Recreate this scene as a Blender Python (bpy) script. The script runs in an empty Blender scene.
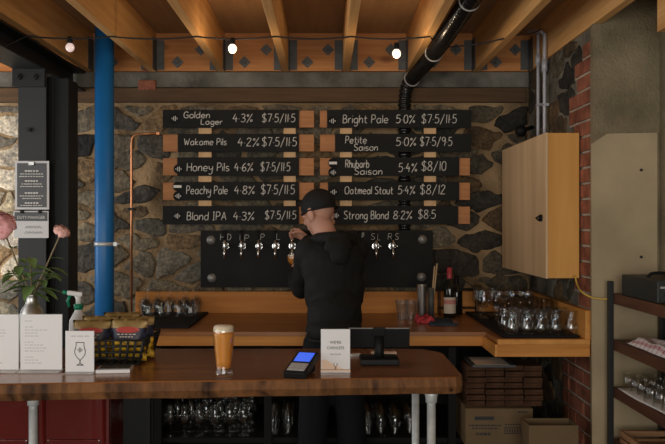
import bpy, bmesh, math, random
from mathutils import Vector, Matrix, noise
random.seed(7)
SC = bpy.context.scene
COL = SC.collection
PI = math.pi

# ------------------------------------------------------------------ camera, world, lights, exposure
F, CX, CY, H = 800.0, 326.0, 222.0, 1.523      # focal length and principal point in pixels (665x444), eye height
cam_d = bpy.data.cameras.new('camera'); cam = bpy.data.objects.new('camera', cam_d); COL.objects.link(cam)
cam.location = (0, 0, H); cam.rotation_euler = (PI/2, 0, 0)
cam_d.sensor_width = 36; cam_d.lens = F/665*36; cam_d.shift_x = (332.5-CX)/665; cam_d.clip_start = 0.05
SC.camera = cam
W = bpy.data.worlds.new('world'); SC.world = W; W.use_nodes = True
W.node_tree.nodes['Background'].inputs[0].default_value = (0.75, 0.85, 1.0, 1)
W.node_tree.nodes['Background'].inputs[1].default_value = 0.25
SC.view_settings.view_transform = 'Standard'; SC.view_settings.look = 'None'
SC.view_settings.exposure = 0.0; SC.view_settings.gamma = 1; SC.view_settings.use_curve_mapping = False
def area(name, loc, aim, sx, sy, power, color):
    d = bpy.data.lights.new(name, 'AREA'); d.shape = 'RECTANGLE'; d.size = sx; d.size_y = sy; d.energy = power; d.color = color
    o = bpy.data.objects.new(name, d); COL.objects.link(o); o.location = loc
    o.rotation_euler = (Vector(aim)-Vector(loc)).to_track_quat('-Z', 'Y').to_euler(); return o
area('daylight_side_window', (-2.93, 1.2, 1.6), (1.5, 2.6, 1.5), 3.0, 1.7, 40, (1.0, 0.98, 0.95))
area('daylight_shop_window', (-0.1, -2.9, 1.55), (-0.1, 4, 1.75), 3.5, 1.8, 136, (1.0, 0.965, 0.91))
area('daylight_rear_window', (-2.93, 4.35, 1.55), (-2.0, 5.15, 1.5), 0.9, 1.5, 26, (0.98, 0.98, 1.0))

# ------------------------------------------------------------------ helpers
def P(x, y, d): return Vector(((x-CX)*d/F, d, H-(y-CY)*d/F))
def on(x, y, z):
    d = (H-z)*F/(y-CY); return P(x, y, d)

def nodes(m): return m.node_tree.nodes, m.node_tree.links
def mat(name, col, rough=0.6, metal=0.0, spec=0.5, bump=0.0, bscale=60, var=0.0, vscale=8, trans=0.0, ior=1.45, emit=None, estr=0, coat=0.0, alpha=1, sss=0):
    m = bpy.data.materials.new(name); m.use_nodes = True
    N, L = nodes(m); b = N['Principled BSDF']
    b.inputs['Base Color'].default_value = (*col, 1); b.inputs['Roughness'].default_value = rough
    b.inputs['Metallic'].default_value = metal; b.inputs['Specular IOR Level'].default_value = spec
    b.inputs['Transmission Weight'].default_value = trans; b.inputs['IOR'].default_value = ior
    b.inputs['Coat Weight'].default_value = coat
    if emit: b.inputs['Emission Color'].default_value = (*emit, 1); b.inputs['Emission Strength'].default_value = estr
    tc = None
    if var or bump:
        tc = N.new('ShaderNodeTexCoord')
    if var:
        n = N.new('ShaderNodeTexNoise'); n.inputs['Scale'].default_value = vscale; n.inputs['Detail'].default_value = 6
        L.new(tc.outputs['Object'], n.inputs['Vector'])
        r = N.new('ShaderNodeValToRGB'); r.color_ramp.elements[0].position = 0.3; r.color_ramp.elements[1].position = 0.7
        r.color_ramp.elements[0].color = (*[c*(1-var) for c in col], 1); r.color_ramp.elements[1].color = (*[min(1, c*(1+var)) for c in col], 1)
        L.new(n.outputs['Fac'], r.inputs['Fac']); L.new(r.outputs['Color'], b.inputs['Base Color'])
    if bump:
        n = N.new('ShaderNodeTexNoise'); n.inputs['Scale'].default_value = bscale; n.inputs['Detail'].default_value = 5
        L.new(tc.outputs['Object'], n.inputs['Vector'])
        bp = N.new('ShaderNodeBump'); bp.inputs['Strength'].default_value = bump; bp.inputs['Distance'].default_value = 0.02
        L.new(n.outputs['Fac'], bp.inputs['Height']); L.new(bp.outputs['Normal'], b.inputs['Normal'])
    return m

def wood(name, a, c, axis='Y', rough=0.55, fine=60, coarse=6, knots=0.0, coat=0.0, bump=0.15, ks=3.2):
    """grain runs along the axis; two noise octaves stretched along it, and a few knots"""
    m = bpy.data.materials.new(name); m.use_nodes = True
    N, L = nodes(m); b = N['Principled BSDF']; b.inputs['Roughness'].default_value = rough; b.inputs['Coat Weight'].default_value = coat; b.inputs['Specular IOR Level'].default_value = 0.25
    b.inputs['Coat Roughness'].default_value = 0.25
    tc = N.new('ShaderNodeTexCoord'); mp = N.new('ShaderNodeMapping'); L.new(tc.outputs['Object'], mp.inputs['Vector'])
    k = {'X': (0.06, 1, 1), 'Y': (1, 0.06, 1), 'Z': (1, 1, 0.06)}[axis]
    mp.inputs['Scale'].default_value = k
    n1 = N.new('ShaderNodeTexNoise'); n1.inputs['Scale'].default_value = fine; n1.inputs['Detail'].default_value = 5; n1.inputs['Distortion'].default_value = 0.6
    n2 = N.new('ShaderNodeTexNoise'); n2.inputs['Scale'].default_value = coarse; n2.inputs['Detail'].default_value = 4; n2.inputs['Distortion'].default_value = 1.5
    L.new(mp.outputs[0], n1.inputs['Vector']); L.new(mp.outputs[0], n2.inputs['Vector'])
    mx = N.new('ShaderNodeMath'); mx.operation = 'MULTIPLY_ADD'; mx.inputs[1].default_value = 0.45
    L.new(n1.outputs['Fac'], mx.inputs[0])
    m2 = N.new('ShaderNodeMath'); m2.operation = 'MULTIPLY'; m2.inputs[1].default_value = 0.55; L.new(n2.outputs['Fac'], m2.inputs[0]); L.new(m2.outputs[0], mx.inputs[2])
    r = N.new('ShaderNodeValToRGB'); r.color_ramp.elements[0].position = 0.36; r.color_ramp.elements[1].position = 0.64
    r.color_ramp.elements[0].color = (*a, 1); r.color_ramp.elements[1].color = (*c, 1)
    L.new(mx.outputs[0], r.inputs['Fac'])
    out = r.outputs['Color']
    if knots:
        v = N.new('ShaderNodeTexVoronoi'); v.inputs['Scale'].default_value = ks
        mp2 = N.new('ShaderNodeMapping'); mp2.inputs['Scale'].default_value = {'X': (0.5, 1, 1), 'Y': (1, 0.5, 1), 'Z': (1, 1, 0.5)}[axis]
        L.new(tc.outputs['Object'], mp2.inputs['Vector']); L.new(mp2.outputs[0], v.inputs['Vector'])
        kr = N.new('ShaderNodeValToRGB'); kr.color_ramp.elements[0].position = 0.03; kr.color_ramp.elements[1].position = 0.10
        kr.color_ramp.elements[0].color = (1, 1, 1, 1); kr.color_ramp.elements[1].color = (0, 0, 0, 1)
        L.new(v.outputs['Distance'], kr.inputs['Fac'])
        km = N.new('ShaderNodeMath'); km.operation = 'MULTIPLY'; km.inputs[1].default_value = knots; L.new(kr.outputs['Color'], km.inputs[0])
        mix = N.new('ShaderNodeMix'); mix.data_type = 'RGBA'; L.new(km.outputs[0], mix.inputs[0]); L.new(out, mix.inputs[6])
        mix.inputs[7].default_value = (a[0]*.3, a[1]*.25, a[2]*.22, 1); out = mix.outputs[2]
    L.new(out, b.inputs['Base Color'])
    bp = N.new('ShaderNodeBump'); bp.inputs['Strength'].default_value = bump; bp.inputs['Distance'].default_value = 0.004
    L.new(mx.outputs[0], bp.inputs['Height']); L.new(bp.outputs['Normal'], b.inputs['Normal'])
    return m

def glass_mat(name, col=(1, 1, 1), rough=0.0, ior=1.45):
    m = bpy.data.materials.new(name); m.use_nodes = True
    N, L = nodes(m); b = N['Principled BSDF']
    b.inputs['Base Color'].default_value = (*col, 1); b.inputs['Roughness'].default_value = rough
    b.inputs['Transmission Weight'].default_value = 1; b.inputs['IOR'].default_value = ior
    return m

def thin_glass(name, tint=(0.97, 0.98, 0.97), rough=0.02, base=0.045):
    m = bpy.data.materials.new(name); m.use_nodes = True; N, L = nodes(m); N.remove(N['Principled BSDF'])
    t = N.new('ShaderNodeBsdfTransparent'); t.inputs[0].default_value = (*tint, 1)
    g = N.new('ShaderNodeBsdfGlossy'); g.inputs['Roughness'].default_value = rough; g.inputs[0].default_value = (1, 1, 1, 1)
    lw = N.new('ShaderNodeLayerWeight'); lw.inputs['Blend'].default_value = 0.5     # two-sided Fresnel-like falloff
    pw = N.new('ShaderNodeMath'); pw.operation = 'POWER'; pw.inputs[1].default_value = 2.4; L.new(lw.outputs['Facing'], pw.inputs[0])
    f = N.new('ShaderNodeMath'); f.operation = 'MULTIPLY_ADD'; f.inputs[1].default_value = 0.42; f.inputs[2].default_value = base; L.new(pw.outputs[0], f.inputs[0]); mx = N.new('ShaderNodeMixShader')
    L.new(f.outputs[0], mx.inputs[0]); L.new(t.outputs[0], mx.inputs[1]); L.new(g.outputs[0], mx.inputs[2]); L.new(mx.outputs[0], N['Material Output'].inputs[0])
    return m

def nb(): return bmesh.new()
def box(bm, x0, x1, y0, y1, z0, z1, bev=0.0, mi=0):
    vs = [bm.verts.new((x, y, z)) for z in (z0, z1) for y in (y0, y1) for x in (x0, x1)]
    fs = [bm.faces.new([vs[i] for i in q]) for q in ((0, 2, 3, 1), (4, 5, 7, 6), (0, 1, 5, 4), (2, 6, 7, 3), (0, 4, 6, 2), (1, 3, 7, 5))]
    for f in fs: f.material_index = mi
    if bev:
        es = list({e for f in fs for e in f.edges})
        bmesh.ops.bevel(bm, geom=es, offset=bev, segments=2, affect='EDGES', profile=0.6)
    return bm
def bxc(bm, c, sx, sy, sz, rot=None, bev=0.0):
    t = nb(); box(t, -sx/2, sx/2, -sy/2, sy/2, -sz/2, sz/2, bev)
    M = Matrix.Translation(Vector(c)) @ (rot.to_4x4() if rot else Matrix())
    t.transform(M); merge(bm, t); return bm
def merge(bm, t):
    me = bpy.data.meshes.new('tmp'); t.to_mesh(me); t.free(); bm.from_mesh(me); bpy.data.meshes.remove(me)
def frame_of(d):
    d = d.normalized(); u = d.cross(Vector((0, 0, 1)))
    if u.length < 1e-3: u = Vector((1, 0, 0))
    u.normalize(); return u, d.cross(u).normalized()
def tube(bm, pts, r, n=10, cap=True, mi=0):
    pts = [Vector(p) for p in pts]; rs = r if isinstance(r, (list, tuple)) else [r]*len(pts)
    rings = []; u = None
    for i, p in enumerate(pts):
        d = (pts[min(i+1, len(pts)-1)]-pts[max(i-1, 0)])
        if d.length < 1e-9: d = Vector((0, 0, 1))
        d.normalize()
        if u is None: u, v = frame_of(d)
        else:
            u = u-d*u.dot(d)
            if u.length < 1e-5: u, v = frame_of(d)
            u.normalize()
        v = d.cross(u)
        rings.append([bm.verts.new(p+(u*math.cos(2*PI*k/n)+v*math.sin(2*PI*k/n))*rs[i]) for k in range(n)])
    for a, b in zip(rings, rings[1:]):
        for k in range(n):
            f = bm.faces.new((a[k], a[(k+1) % n], b[(k+1) % n], b[k])); f.material_index = mi; f.smooth = True
    if cap:
        for rg in (rings[0][::-1], rings[-1]):
            f = bm.faces.new(rg); f.material_index = mi
    return bm
def cyl(bm, a, b, r, n=20, r2=None): return tube(bm, [a, b], [r, r if r2 is None else r2], n)
def lathe(bm, prof, n=24, c=(0, 0, 0), closed=False):
    """profile of (r, z) revolved about Z"""
    c = Vector(c); rings = []
    for r, z in prof:
        if r < 1e-6: rings.append([bm.verts.new(c+Vector((0, 0, z)))])
        else: rings.append([bm.verts.new(c+Vector((r*math.cos(2*PI*k/n), r*math.sin(2*PI*k/n), z))) for k in range(n)])
    pr = list(zip(rings, rings[1:]))
    if closed: pr.append((rings[-1], rings[0]))
    for a, b in pr:
        for k in range(n):
            if len(a) == 1 and len(b) == 1: continue
            if len(a) == 1: f = bm.faces.new((a[0], b[k], b[(k+1) % n]))
            elif len(b) == 1: f = bm.faces.new((a[k], b[0], a[(k+1) % n]))
            else: f = bm.faces.new((a[k], b[k], b[(k+1) % n], a[(k+1) % n]))
            f.smooth = True
    return bm
def ell(bm, c, rx, ry, rz, rot=None, n=20):
    t = nb(); bmesh.ops.create_uvsphere(t, u_segments=n, v_segments=max(8, n*2//3), radius=1)
    M = Matrix.Translation(Vector(c)) @ (rot.to_4x4() if rot else Matrix()) @ Matrix.Diagonal((rx, ry, rz, 1))
    t.transform(M)
    for f in t.faces: f.smooth = True
    merge(bm, t); return bm
def prism(bm, poly, z0, z1, bev=0.0):
    lo = [bm.verts.new((x, y, z0)) for x, y in poly]; hi = [bm.verts.new((x, y, z1)) for x, y in poly]
    n = len(poly); fs = [bm.faces.new(lo[::-1]), bm.faces.new(hi)]
    for i in range(n): fs.append(bm.faces.new((lo[i], lo[(i+1) % n], hi[(i+1) % n], hi[i])))
    if bev: bmesh.ops.bevel(bm, geom=list({e for f in fs for e in f.edges}), offset=bev, segments=2, affect='EDGES')
    return bm
def catmull(pts, k=6, closed=False):
    pts = [Vector(p) for p in pts]; out = []; n = len(pts)
    for i in range(n-1):
        p0 = pts[i-1] if i > 0 else (pts[-2] if closed else pts[0]*2-pts[1]); p1 = pts[i]; p2 = pts[i+1]
        p3 = pts[i+2] if i+2 < n else (pts[1] if closed else pts[-1]*2-pts[-2])
        for j in range(k):
            t = j/k
            out.append(0.5*((2*p1)+(p2-p0)*t+(2*p0-5*p1+4*p2-p3)*t*t+(3*p1-p0-3*p2+p3)*t**3))
    out.append(pts[-1]); return out

def wloc(o):
    v = Vector((0, 0, 0))
    while o: v += o.location; o = o.parent
    return v
def obj(name, bm, m, parent=None, loc=None):
    """one mesh object from a bmesh in world coordinates; origin at loc, or the parent's origin"""
    me = bpy.data.meshes.new(name)
    org = wloc(parent) if parent else (Vector(loc) if loc is not None else Vector((0, 0, 0)))
    bm.transform(Matrix.Translation(-org)); bmesh.ops.recalc_face_normals(bm, faces=bm.faces[:]); bm.to_mesh(me); bm.free()
    for k in (m if isinstance(m, (list, tuple)) else [m]): me.materials.append(k)
    o = bpy.data.objects.new(name, me); COL.objects.link(o)
    if parent: o.parent = parent
    else: o.location = org
    return o
def tag(o, label, cat, group=None):
    o['label'] = label; o['category'] = cat
    if group: o['group'] = group
    return o
def thing(name, label, cat, loc, group=None):
    o = bpy.data.objects.new(name, None); COL.objects.link(o); o.location = loc; o.empty_display_size = 0.05
    return tag(o, label, cat, group)
def struct(name, bm, m, parent=None, loc=None):
    o = obj(name, bm, m, parent, loc); o['kind'] = 'structure'; return o
def dup(root, loc, rotz=0.0, label=None, group=None, scale=None, tilt=0.0):
    r = root.copy(); COL.objects.link(r); r.location = loc; r.rotation_euler = (tilt, 0, rotz)
    if scale: r.scale = scale
    if label: r['label'] = label
    if group: r['group'] = group
    for ch in list(root.children):
        c = ch.copy(); COL.objects.link(c); c.parent = r
        for g in list(ch.children):
            d = g.copy(); COL.objects.link(d); d.parent = c
    return r
def voxel(bm, size, smooth=6):
    """union of overlapping shapes into one smooth continuous skin"""
    me = bpy.data.meshes.new('v'); bmesh.ops.recalc_face_normals(bm, faces=bm.faces[:]); bm.to_mesh(me); bm.free()
    o = bpy.data.objects.new('v', me); COL.objects.link(o)
    r = o.modifiers.new('r', 'REMESH'); r.mode = 'VOXEL'; r.voxel_size = size; r.use_smooth_shade = True
    s = o.modifiers.new('s', 'SMOOTH'); s.factor = 0.5; s.iterations = smooth
    dg = bpy.context.evaluated_depsgraph_get(); dg.update()
    m2 = bpy.data.meshes.new_from_object(o.evaluated_get(dg)); out = nb(); out.from_mesh(m2)
    bpy.data.objects.remove(o); bpy.data.meshes.remove(me); bpy.data.meshes.remove(m2)
    for f in out.faces: f.smooth = True
    return out
def printed(bm, text, c, size, xdir, up, width=None, align='CENTER'):
    """printed lettering: flat built-in font outlines laid on a plane (c = centre of the line)"""
    cu = bpy.data.curves.new('t', 'FONT'); cu.body = text; cu.size = size; cu.align_x = align; cu.align_y = 'CENTER'; cu.extrude = 0.0004; cu.resolution_u = 3
    o = bpy.data.objects.new('t', cu); COL.objects.link(o)
    dg = bpy.context.evaluated_depsgraph_get(); dg.update()
    me = bpy.data.meshes.new_from_object(o.evaluated_get(dg)); t = nb(); t.from_mesh(me)
    bpy.data.objects.remove(o); bpy.data.curves.remove(cu); bpy.data.meshes.remove(me)
    x = Vector(xdir).normalized(); u = Vector(up).normalized(); n = x.cross(u); k = 1.0
    if width:
        xs = [v.co.x for v in t.verts]; k = width/max(1e-6, max(xs)-min(xs))
    M = Matrix(((x.x*k, u.x, n.x, c[0]), (x.y*k, u.y, n.y, c[1]), (x.z*k, u.z, n.z, c[2]), (0, 0, 0, 1)))
    t.transform(M); merge(bm, t); return bm

# single-stroke hand lettering: '!' straight strokes, else a smooth curve; cap height 10
GL = {
 'a': "5,5 3,6 1,5 0,3 1,.5 3,0 5,2|!5,6 5,1.5 5.6,0", 'b': "!0,10 0,0|0,4 2,6 4.5,5 5,3 4,.5 2,0 0,1.5", 'c': "5,5 3,6 1,5 0,3 1,.7 3,0 5,1",
 'd': "5,5 3,6 1,5 0,3 1,.5 3,0 5,2|!5,10 5,0", 'e': "0,3 5,3.3 4.5,5.3 2.7,6 .8,5 0,3 .8,.8 3,0 5,1", 'g': "5,5 3,6 1,5 0,3 1,.5 3,.2 5,2|5,6 5,0 4.5,-3 2.5,-4 .5,-3",
 'h': "!0,10 0,0|0,3 2,6 4,5.5 4.5,3 4.5,0", 'i': "!0,6 0,0|!0,8.5 0,9.1", 'k': "!0,10 0,0|!4,6 0,2.5 4.5,0", 'l': "!0,10 0,0", 'm': "!0,6 0,0|0,3.5 1.5,6 3,5.5 3.2,3 3.2,0|3.2,3.5 4.8,6 6.2,5.5 6.4,3 6.4,0",
 'n': "!0,6 0,0|0,3 2,6 4,5.3 4.4,3 4.4,0", 'o': "2.5,6 .5,5 0,3 .7,.7 2.5,0 4.5,.7 5,3 4.5,5.2 2.5,6", 'r': "!0,6 0,0|0,3 1.5,5.5 3.5,6", 's': "4,5.3 2,6 .3,5 .7,3.6 3.5,2.6 4.2,1.2 2.5,0 0,.7",
 't': "!1.5,9 1.5,1 2.5,0 4,.3|!0,6 4,6", 'u': "0,6 0,2 1,.2 3,0 4.5,2|!4.5,6 4.5,0", 'y': "0,6 .3,3 2,2 4.5,3.5|4.7,6 4.5,0 3.5,-3.4 1.5,-4 0,-3",
 'G': "6,8.5 3.5,10 1,8.5 0,5 1,1.2 3.5,0 6,1.5 6,4.5|!3.5,4.5 6.2,4.5", 'L': "!0,10 0,0 5,0", 'W': "!0,10 2,0 3.7,7 5.5,0 8,10", 'P': "!0,10 0,0|0,10 3.5,10 5,7.5 3.5,5 0,4.6",
 'H': "!0,10 0,0|!5.5,10 5.5,0|!0,5 5.5,5", 'B': "!0,10 0,0|0,10 3.5,9.7 4.2,7.7 3,5.5 .2,5.2|.2,5.2 4.2,4.8 5,2.6 3.8,.4 0,0", 'I': "!1.2,10 1.2,0|!0,10 2.4,10|!0,0 2.4,0",
 'A': "!0,0 3,10 6,0|!1,3.5 5,3.5", 'S': "5,9 3,10 .6,8.7 .7,6.5 3,5 5,3.5 5,1.2 2.8,0 0,1", 'R': "!0,10 0,0|0,10 3.5,10 5,7.5 3.5,5 0,4.8|!2.5,4.8 5.5,0",
 'O': "3.5,10 .8,8.5 0,5 1,1 3.5,0 6,1 7,5 6,8.7 3.5,10", 'D': "!0,10 0,0|0,10 3.5,9.5 5.5,7 5.5,3 3.5,.5 0,0", 'T': "!0,10 5,10|!2.5,10 2.5,0",
 '0': "2.4,10 .6,8.5 0,5 .7,1.2 2.4,0 4.2,1.2 4.8,5 4.2,8.7 2.4,10", '1': "!1,10 1,0", '2': ".3,8 1.8,10 4.2,9.3 4.2,7 2,3.5 0,0|!0,0 5,0", '3': ".2,9 2.2,10 4.3,8.6 3.6,6 1.8,5.3|1.8,5.3 4.4,4.3 4.6,1.7 2.6,0 0,1",
 '4': "!2.5,10 0,4 5,4|!3.6,6.5 3.6,0", '5': "!4.6,10 .9,10 .5,5.6|.5,5.6 2.6,6.3 4.8,4.5 4.4,1.2 2.2,0 0,.8", '6': "4,9.8 1.5,7.5 .2,3.5 1,.6 3,0 4.7,1.8 4.2,4.2 2.2,4.8 .4,3", '7': "!0,10 5,10 1.8,0",
 '8': "2.5,5.3 .7,7 1,9.3 2.7,10 4.4,9 4.2,7 2.5,5.3 .4,3.4 .3,1.2 2.5,0 4.7,1.2 4.6,3.4 2.5,5.3", '9': "4.6,8.5 2.8,10 .6,9 .4,6.6 2.2,5.5 4.2,6.4 4.7,8.5 4.5,4 3.5,0",
 '%': "!6,10.5 0,-1|1,9.4 0,8.2 1,7 2,8.2 1,9.4|5.2,3 4.2,1.8 5.2,.6 6.2,1.8 5.2,3", '$': "5,9 3,10 .6,8.7 .7,6.5 3,5 5,3.5 5,1.2 2.8,0 0,1|!2.7,11.4 2.7,-1.4", '/': "!4.5,10.5 0,-1.5", '.': "!0,3.6 0.2,4.3", '|': "!0,11 0,-1",
}
def hand(bm, text, x0, x1, base, cap, d, r=0.0026):
    """chalk-pen writing between pixel columns x0..x1 with its baseline on row base, on the plane y = d"""
    strokes = []; cur = 0.0
    for ch in text:
        if ch == ' ': cur += 4.0; continue
        w = 0.0
        for s in GL[ch].split('|') if ch != '|' else ["!0,11 0,-1"]:
            st = s.startswith('!'); pts = [tuple(float(q) for q in p.split(',')) for p in s.lstrip('!').split()]
            v = [Vector((a, b, 0)) for a, b in pts]
            if not st: v = catmull(v, 4, closed=pts[0] == pts[-1])
            strokes.append([(cur+p.x+0.06*p.y, p.y) for p in v]); w = max(w, max(p.x for p in v))
        cur += w+2.0
    xs = [p[0] for s in strokes for p in s]; a, b = min(xs), max(xs)
    for s in strokes:
        pts = []
        for (x, y) in s:
            q = P(x0+(x-a)/(b-a+1e-9)*(x1-x0), base-y/10*cap, d); pts.append(q)
        if len(pts) < 8:
            for p_, q_ in zip(pts, pts[1:]): tube(bm, [p_, q_], r, 4)
        else: tube(bm, pts, r, 4)
    return bm

# ------------------------------------------------------------------ materials
M = {}
def stone_mat():
    m = bpy.data.materials.new('fieldstone'); m.use_nodes = True; N, L = nodes(m); b = N['Principled BSDF']; b.inputs['Roughness'].default_value = 0.75
    b.inputs['Specular IOR Level'].default_value = 0.3
    at = N.new('ShaderNodeAttribute'); at.attribute_name = 'stone'
    tc = N.new('ShaderNodeTexCoord'); n = N.new('ShaderNodeTexNoise'); n.inputs['Scale'].default_value = 11; n.inputs['Detail'].default_value = 8; n.inputs['Roughness'].default_value = 0.65
    L.new(tc.outputs['Object'], n.inputs['Vector'])
    r = N.new('ShaderNodeValToRGB'); r.color_ramp.elements[0].position = 0.3; r.color_ramp.elements[1].position = 0.72
    r.color_ramp.elements[0].color = (0.45, 0.43, 0.4, 1); r.color_ramp.elements[1].color = (1.8, 1.6, 1.3, 1); L.new(n.outputs['Fac'], r.inputs['Fac'])
    mx = N.new('ShaderNodeMix'); mx.data_type = 'RGBA'; mx.blend_type = 'MULTIPLY'; mx.inputs[0].default_value = 1; L.new(at.outputs['Color'], mx.inputs[6]); L.new(r.outputs['Color'], mx.inputs[7])
    n3 = N.new('ShaderNodeTexNoise'); n3.inputs['Scale'].default_value = 55; n3.inputs['Detail'].default_value = 6; L.new(tc.outputs['Object'], n3.inputs['Vector'])
    r3 = N.new('ShaderNodeValToRGB'); r3.color_ramp.elements[0].position = 0.35; r3.color_ramp.elements[1].position = 0.68; r3.color_ramp.elements[0].color = (0.6, 0.6, 0.6, 1); r3.color_ramp.elements[1].color = (1.5, 1.45, 1.35, 1)
    L.new(n3.outputs['Fac'], r3.inputs['Fac']); m3 = N.new('ShaderNodeMix'); m3.data_type = 'RGBA'; m3.blend_type = 'MULTIPLY'; m3.inputs[0].default_value = 1; L.new(mx.outputs[2], m3.inputs[6]); L.new(r3.outputs['Color'], m3.inputs[7])
    L.new(m3.outputs[2], b.inputs['Base Color'])
    n2 = N.new('ShaderNodeTexNoise'); n2.inputs['Scale'].default_value = 26; n2.inputs['Detail'].default_value = 8; L.new(tc.outputs['Object'], n2.inputs['Vector'])
    bp = N.new('ShaderNodeBump'); bp.inputs['Strength'].default_value = 0.7; bp.inputs['Distance'].default_value = 0.02; L.new(n2.outputs['Fac'], bp.inputs['Height']); L.new(bp.outputs['Normal'], b.inputs['Normal'])
    return m
M['stone'] = stone_mat()
M['mortar'] = mat('lime_mortar', (0.25, 0.17, 0.092), 0.95, spec=0.1, bump=0.8, bscale=30, var=0.6, vscale=4)
M['concrete'] = mat('rough_concrete', (0.235, 0.192, 0.118), 0.9, spec=0.2, bump=0.5, bscale=90, var=0.3, vscale=5)
M['smooth_concrete'] = mat('smooth_concrete', (0.40, 0.32, 0.198), 0.85, spec=0.2, bump=0.1, bscale=20, var=0.15, vscale=4)
M['grey_render'] = mat('grey_render', (0.14, 0.132, 0.11), 0.9, spec=0.2, bump=0.6, bscale=25, var=0.55, vscale=5)
M['floor'] = mat('floor_concrete', (0.12, 0.105, 0.09), 0.6, var=0.2)
M['plaster'] = mat('painted_plaster', (0.45, 0.43, 0.39), 0.9, spec=0.2)
M['brick'] = mat('red_brick', (0.26, 0.095, 0.056), 0.85, spec=0.2, bump=0.5, bscale=60, var=0.55, vscale=7)
M['joist'] = wood('joist_timber', (0.60, 0.30, 0.10), (0.78, 0.46, 0.18), 'Y', 0.6, 55, 6, 0.5)
M['ledger'] = wood('ledger_timber', (0.40, 0.15, 0.042), (0.60, 0.27, 0.09), 'X', 0.6, 40, 5, 0.7)
M['ply'] = wood('ceiling_ply', (0.36, 0.21, 0.10), (0.47, 0.29, 0.14), 'Y', 0.7, 30, 4)
M['old_timber'] = wood('old_timber', (0.06, 0.034, 0.017), (0.125, 0.072, 0.036), 'X', 0.8, 50, 6, 0.2, bump=0.4)
M['black_steel'] = mat('black_steel', (0.011, 0.0125, 0.0125), 0.5, 0.0, 0.4)
M['grey_steel'] = mat('charcoal_painted_steel', (0.026, 0.029, 0.029), 0.5, 0.0, 0.4)
M['galv'] = mat('galvanised_steel', (0.58, 0.61, 0.60), 0.42, 0.45, var=0.15, vscale=30)
M['bracket'] = mat('joist_hanger_steel', (0.10, 0.10, 0.095), 0.6, 0.3, var=0.2, vscale=20)
M['chrome'] = mat('chrome', (0.6, 0.6, 0.58), 0.2, 1.0)
M['steel'] = mat('brushed_steel', (0.48, 0.48, 0.46), 0.36, 1.0)
M['cap_steel'] = mat('dull_bolt_steel', (0.26, 0.26, 0.24), 0.5, 0.6)
M['copper'] = mat('copper', (0.62, 0.27, 0.13), 0.35, 0.9)
M['blue'] = mat('blue_pipe_paint', (0.012, 0.155, 0.42), 0.42, spec=0.5, var=0.06)
M['black'] = mat('matt_black', (0.006, 0.0062, 0.006), 0.7, spec=0.2)
M['black_gloss'] = mat('black_plastic', (0.007, 0.007, 0.0075), 0.55, spec=0.22)
M['rubber'] = mat('black_rubber', (0.010, 0.010, 0.011), 0.8, spec=0.2)
M['board'] = mat('chalkboard', (0.012, 0.0122, 0.0112), 0.75, spec=0.25, var=0.2, vscale=6)
M['chalk'] = mat('chalk_ink', (0.72, 0.70, 0.64), 0.9, spec=0.1)
M['paper'] = mat('white_paper', (0.68, 0.675, 0.67), 0.5, spec=0.3)
M['grey_print'] = mat('grey_print', (0.42, 0.42, 0.42), 0.7)
M['ink'] = mat('black_ink', (0.02, 0.02, 0.02), 0.6)
M['poster'] = mat('dark_poster', (0.055, 0.058, 0.06), 0.35)
M['plank'] = wood('board_plank', (0.34, 0.14, 0.05), (0.52, 0.24, 0.095), 'X', 0.6, 50, 6)
M['batten'] = wood('pale_batten', (0.62, 0.38, 0.18), (0.76, 0.50, 0.26), 'Z', 0.6, 60, 6)
M['bar_top'] = wood('bar_top_timber', (0.13, 0.042, 0.011), (0.36, 0.135, 0.037), 'X', 0.24, 26, 3.2, 0.5, 0.35)
M['back_top'] = wood('back_bar_timber', (0.20, 0.072, 0.02), (0.33, 0.135, 0.042), 'X', 0.35, 30, 4, 0.5, 0.12)
M['back_front'] = wood('back_bar_edge', (0.42, 0.155, 0.028), (0.60, 0.26, 0.055), 'X', 0.55, 35, 4, 0.7)
M['end_wood'] = wood('back_bar_end', (0.48, 0.20, 0.04), (0.66, 0.31, 0.075), 'Y', 0.5, 35, 4, 0.3)
M['ply_pale'] = wood('pale_pine_ply', (0.55, 0.37, 0.20), (0.70, 0.50, 0.29), 'Z', 0.55, 16, 3.2, bump=0.05)
M['ply_warm'] = wood('warm_pine_ply', (0.58, 0.275, 0.06), (0.70, 0.37, 0.10), 'Z', 0.55, 16, 4, bump=0.05)
M['shelf_wood'] = wood('dark_shelf_timber', (0.055, 0.022, 0.013), (0.13, 0.055, 0.03), 'Y', 0.5, 40, 5, 0.3)
M['crate_wood'] = wood('crate_timber', (0.26, 0.13, 0.06), (0.42, 0.24, 0.12), 'X', 0.6, 50, 6)
M['glass'] = thin_glass('clear_glass')
M['plastic_clear'] = thin_glass('clear_plastic', (0.9, 0.9, 0.88), 0.35, 0.16)
M['beer'] = mat('hazy_amber_beer', (0.86, 0.36, 0.06), 0.25, spec=0.5, trans=0.35, ior=1.34)
M['foam'] = mat('beer_foam', (0.78, 0.66, 0.50), 0.9, spec=0.1, bump=0.3, bscale=200)
M['skin'] = mat('skin', (0.50, 0.26, 0.18), 0.5, spec=0.35, var=0.12, vscale=14)
M['jacket'] = mat('black_softshell', (0.0125, 0.0132, 0.0125), 0.75, spec=0.2, bump=0.35, bscale=14)
M['trousers'] = mat('dark_denim', (0.006, 0.007, 0.0085), 0.85, spec=0.2)
M['cap'] = mat('black_felt', (0.008, 0.008, 0.008), 0.7, spec=0.3)
M['red_enamel'] = mat('red_enamel', (0.095, 0.008, 0.006), 0.16, spec=0.6, coat=0.4, bump=0.25, bscale=7)
M['fridge'] = mat('fridge_panel', (0.009, 0.011, 0.0095), 0.55, spec=0.4)
M['card'] = mat('brown_cardboard', (0.155, 0.105, 0.056), 0.85, spec=0.15, var=0.1)
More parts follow.
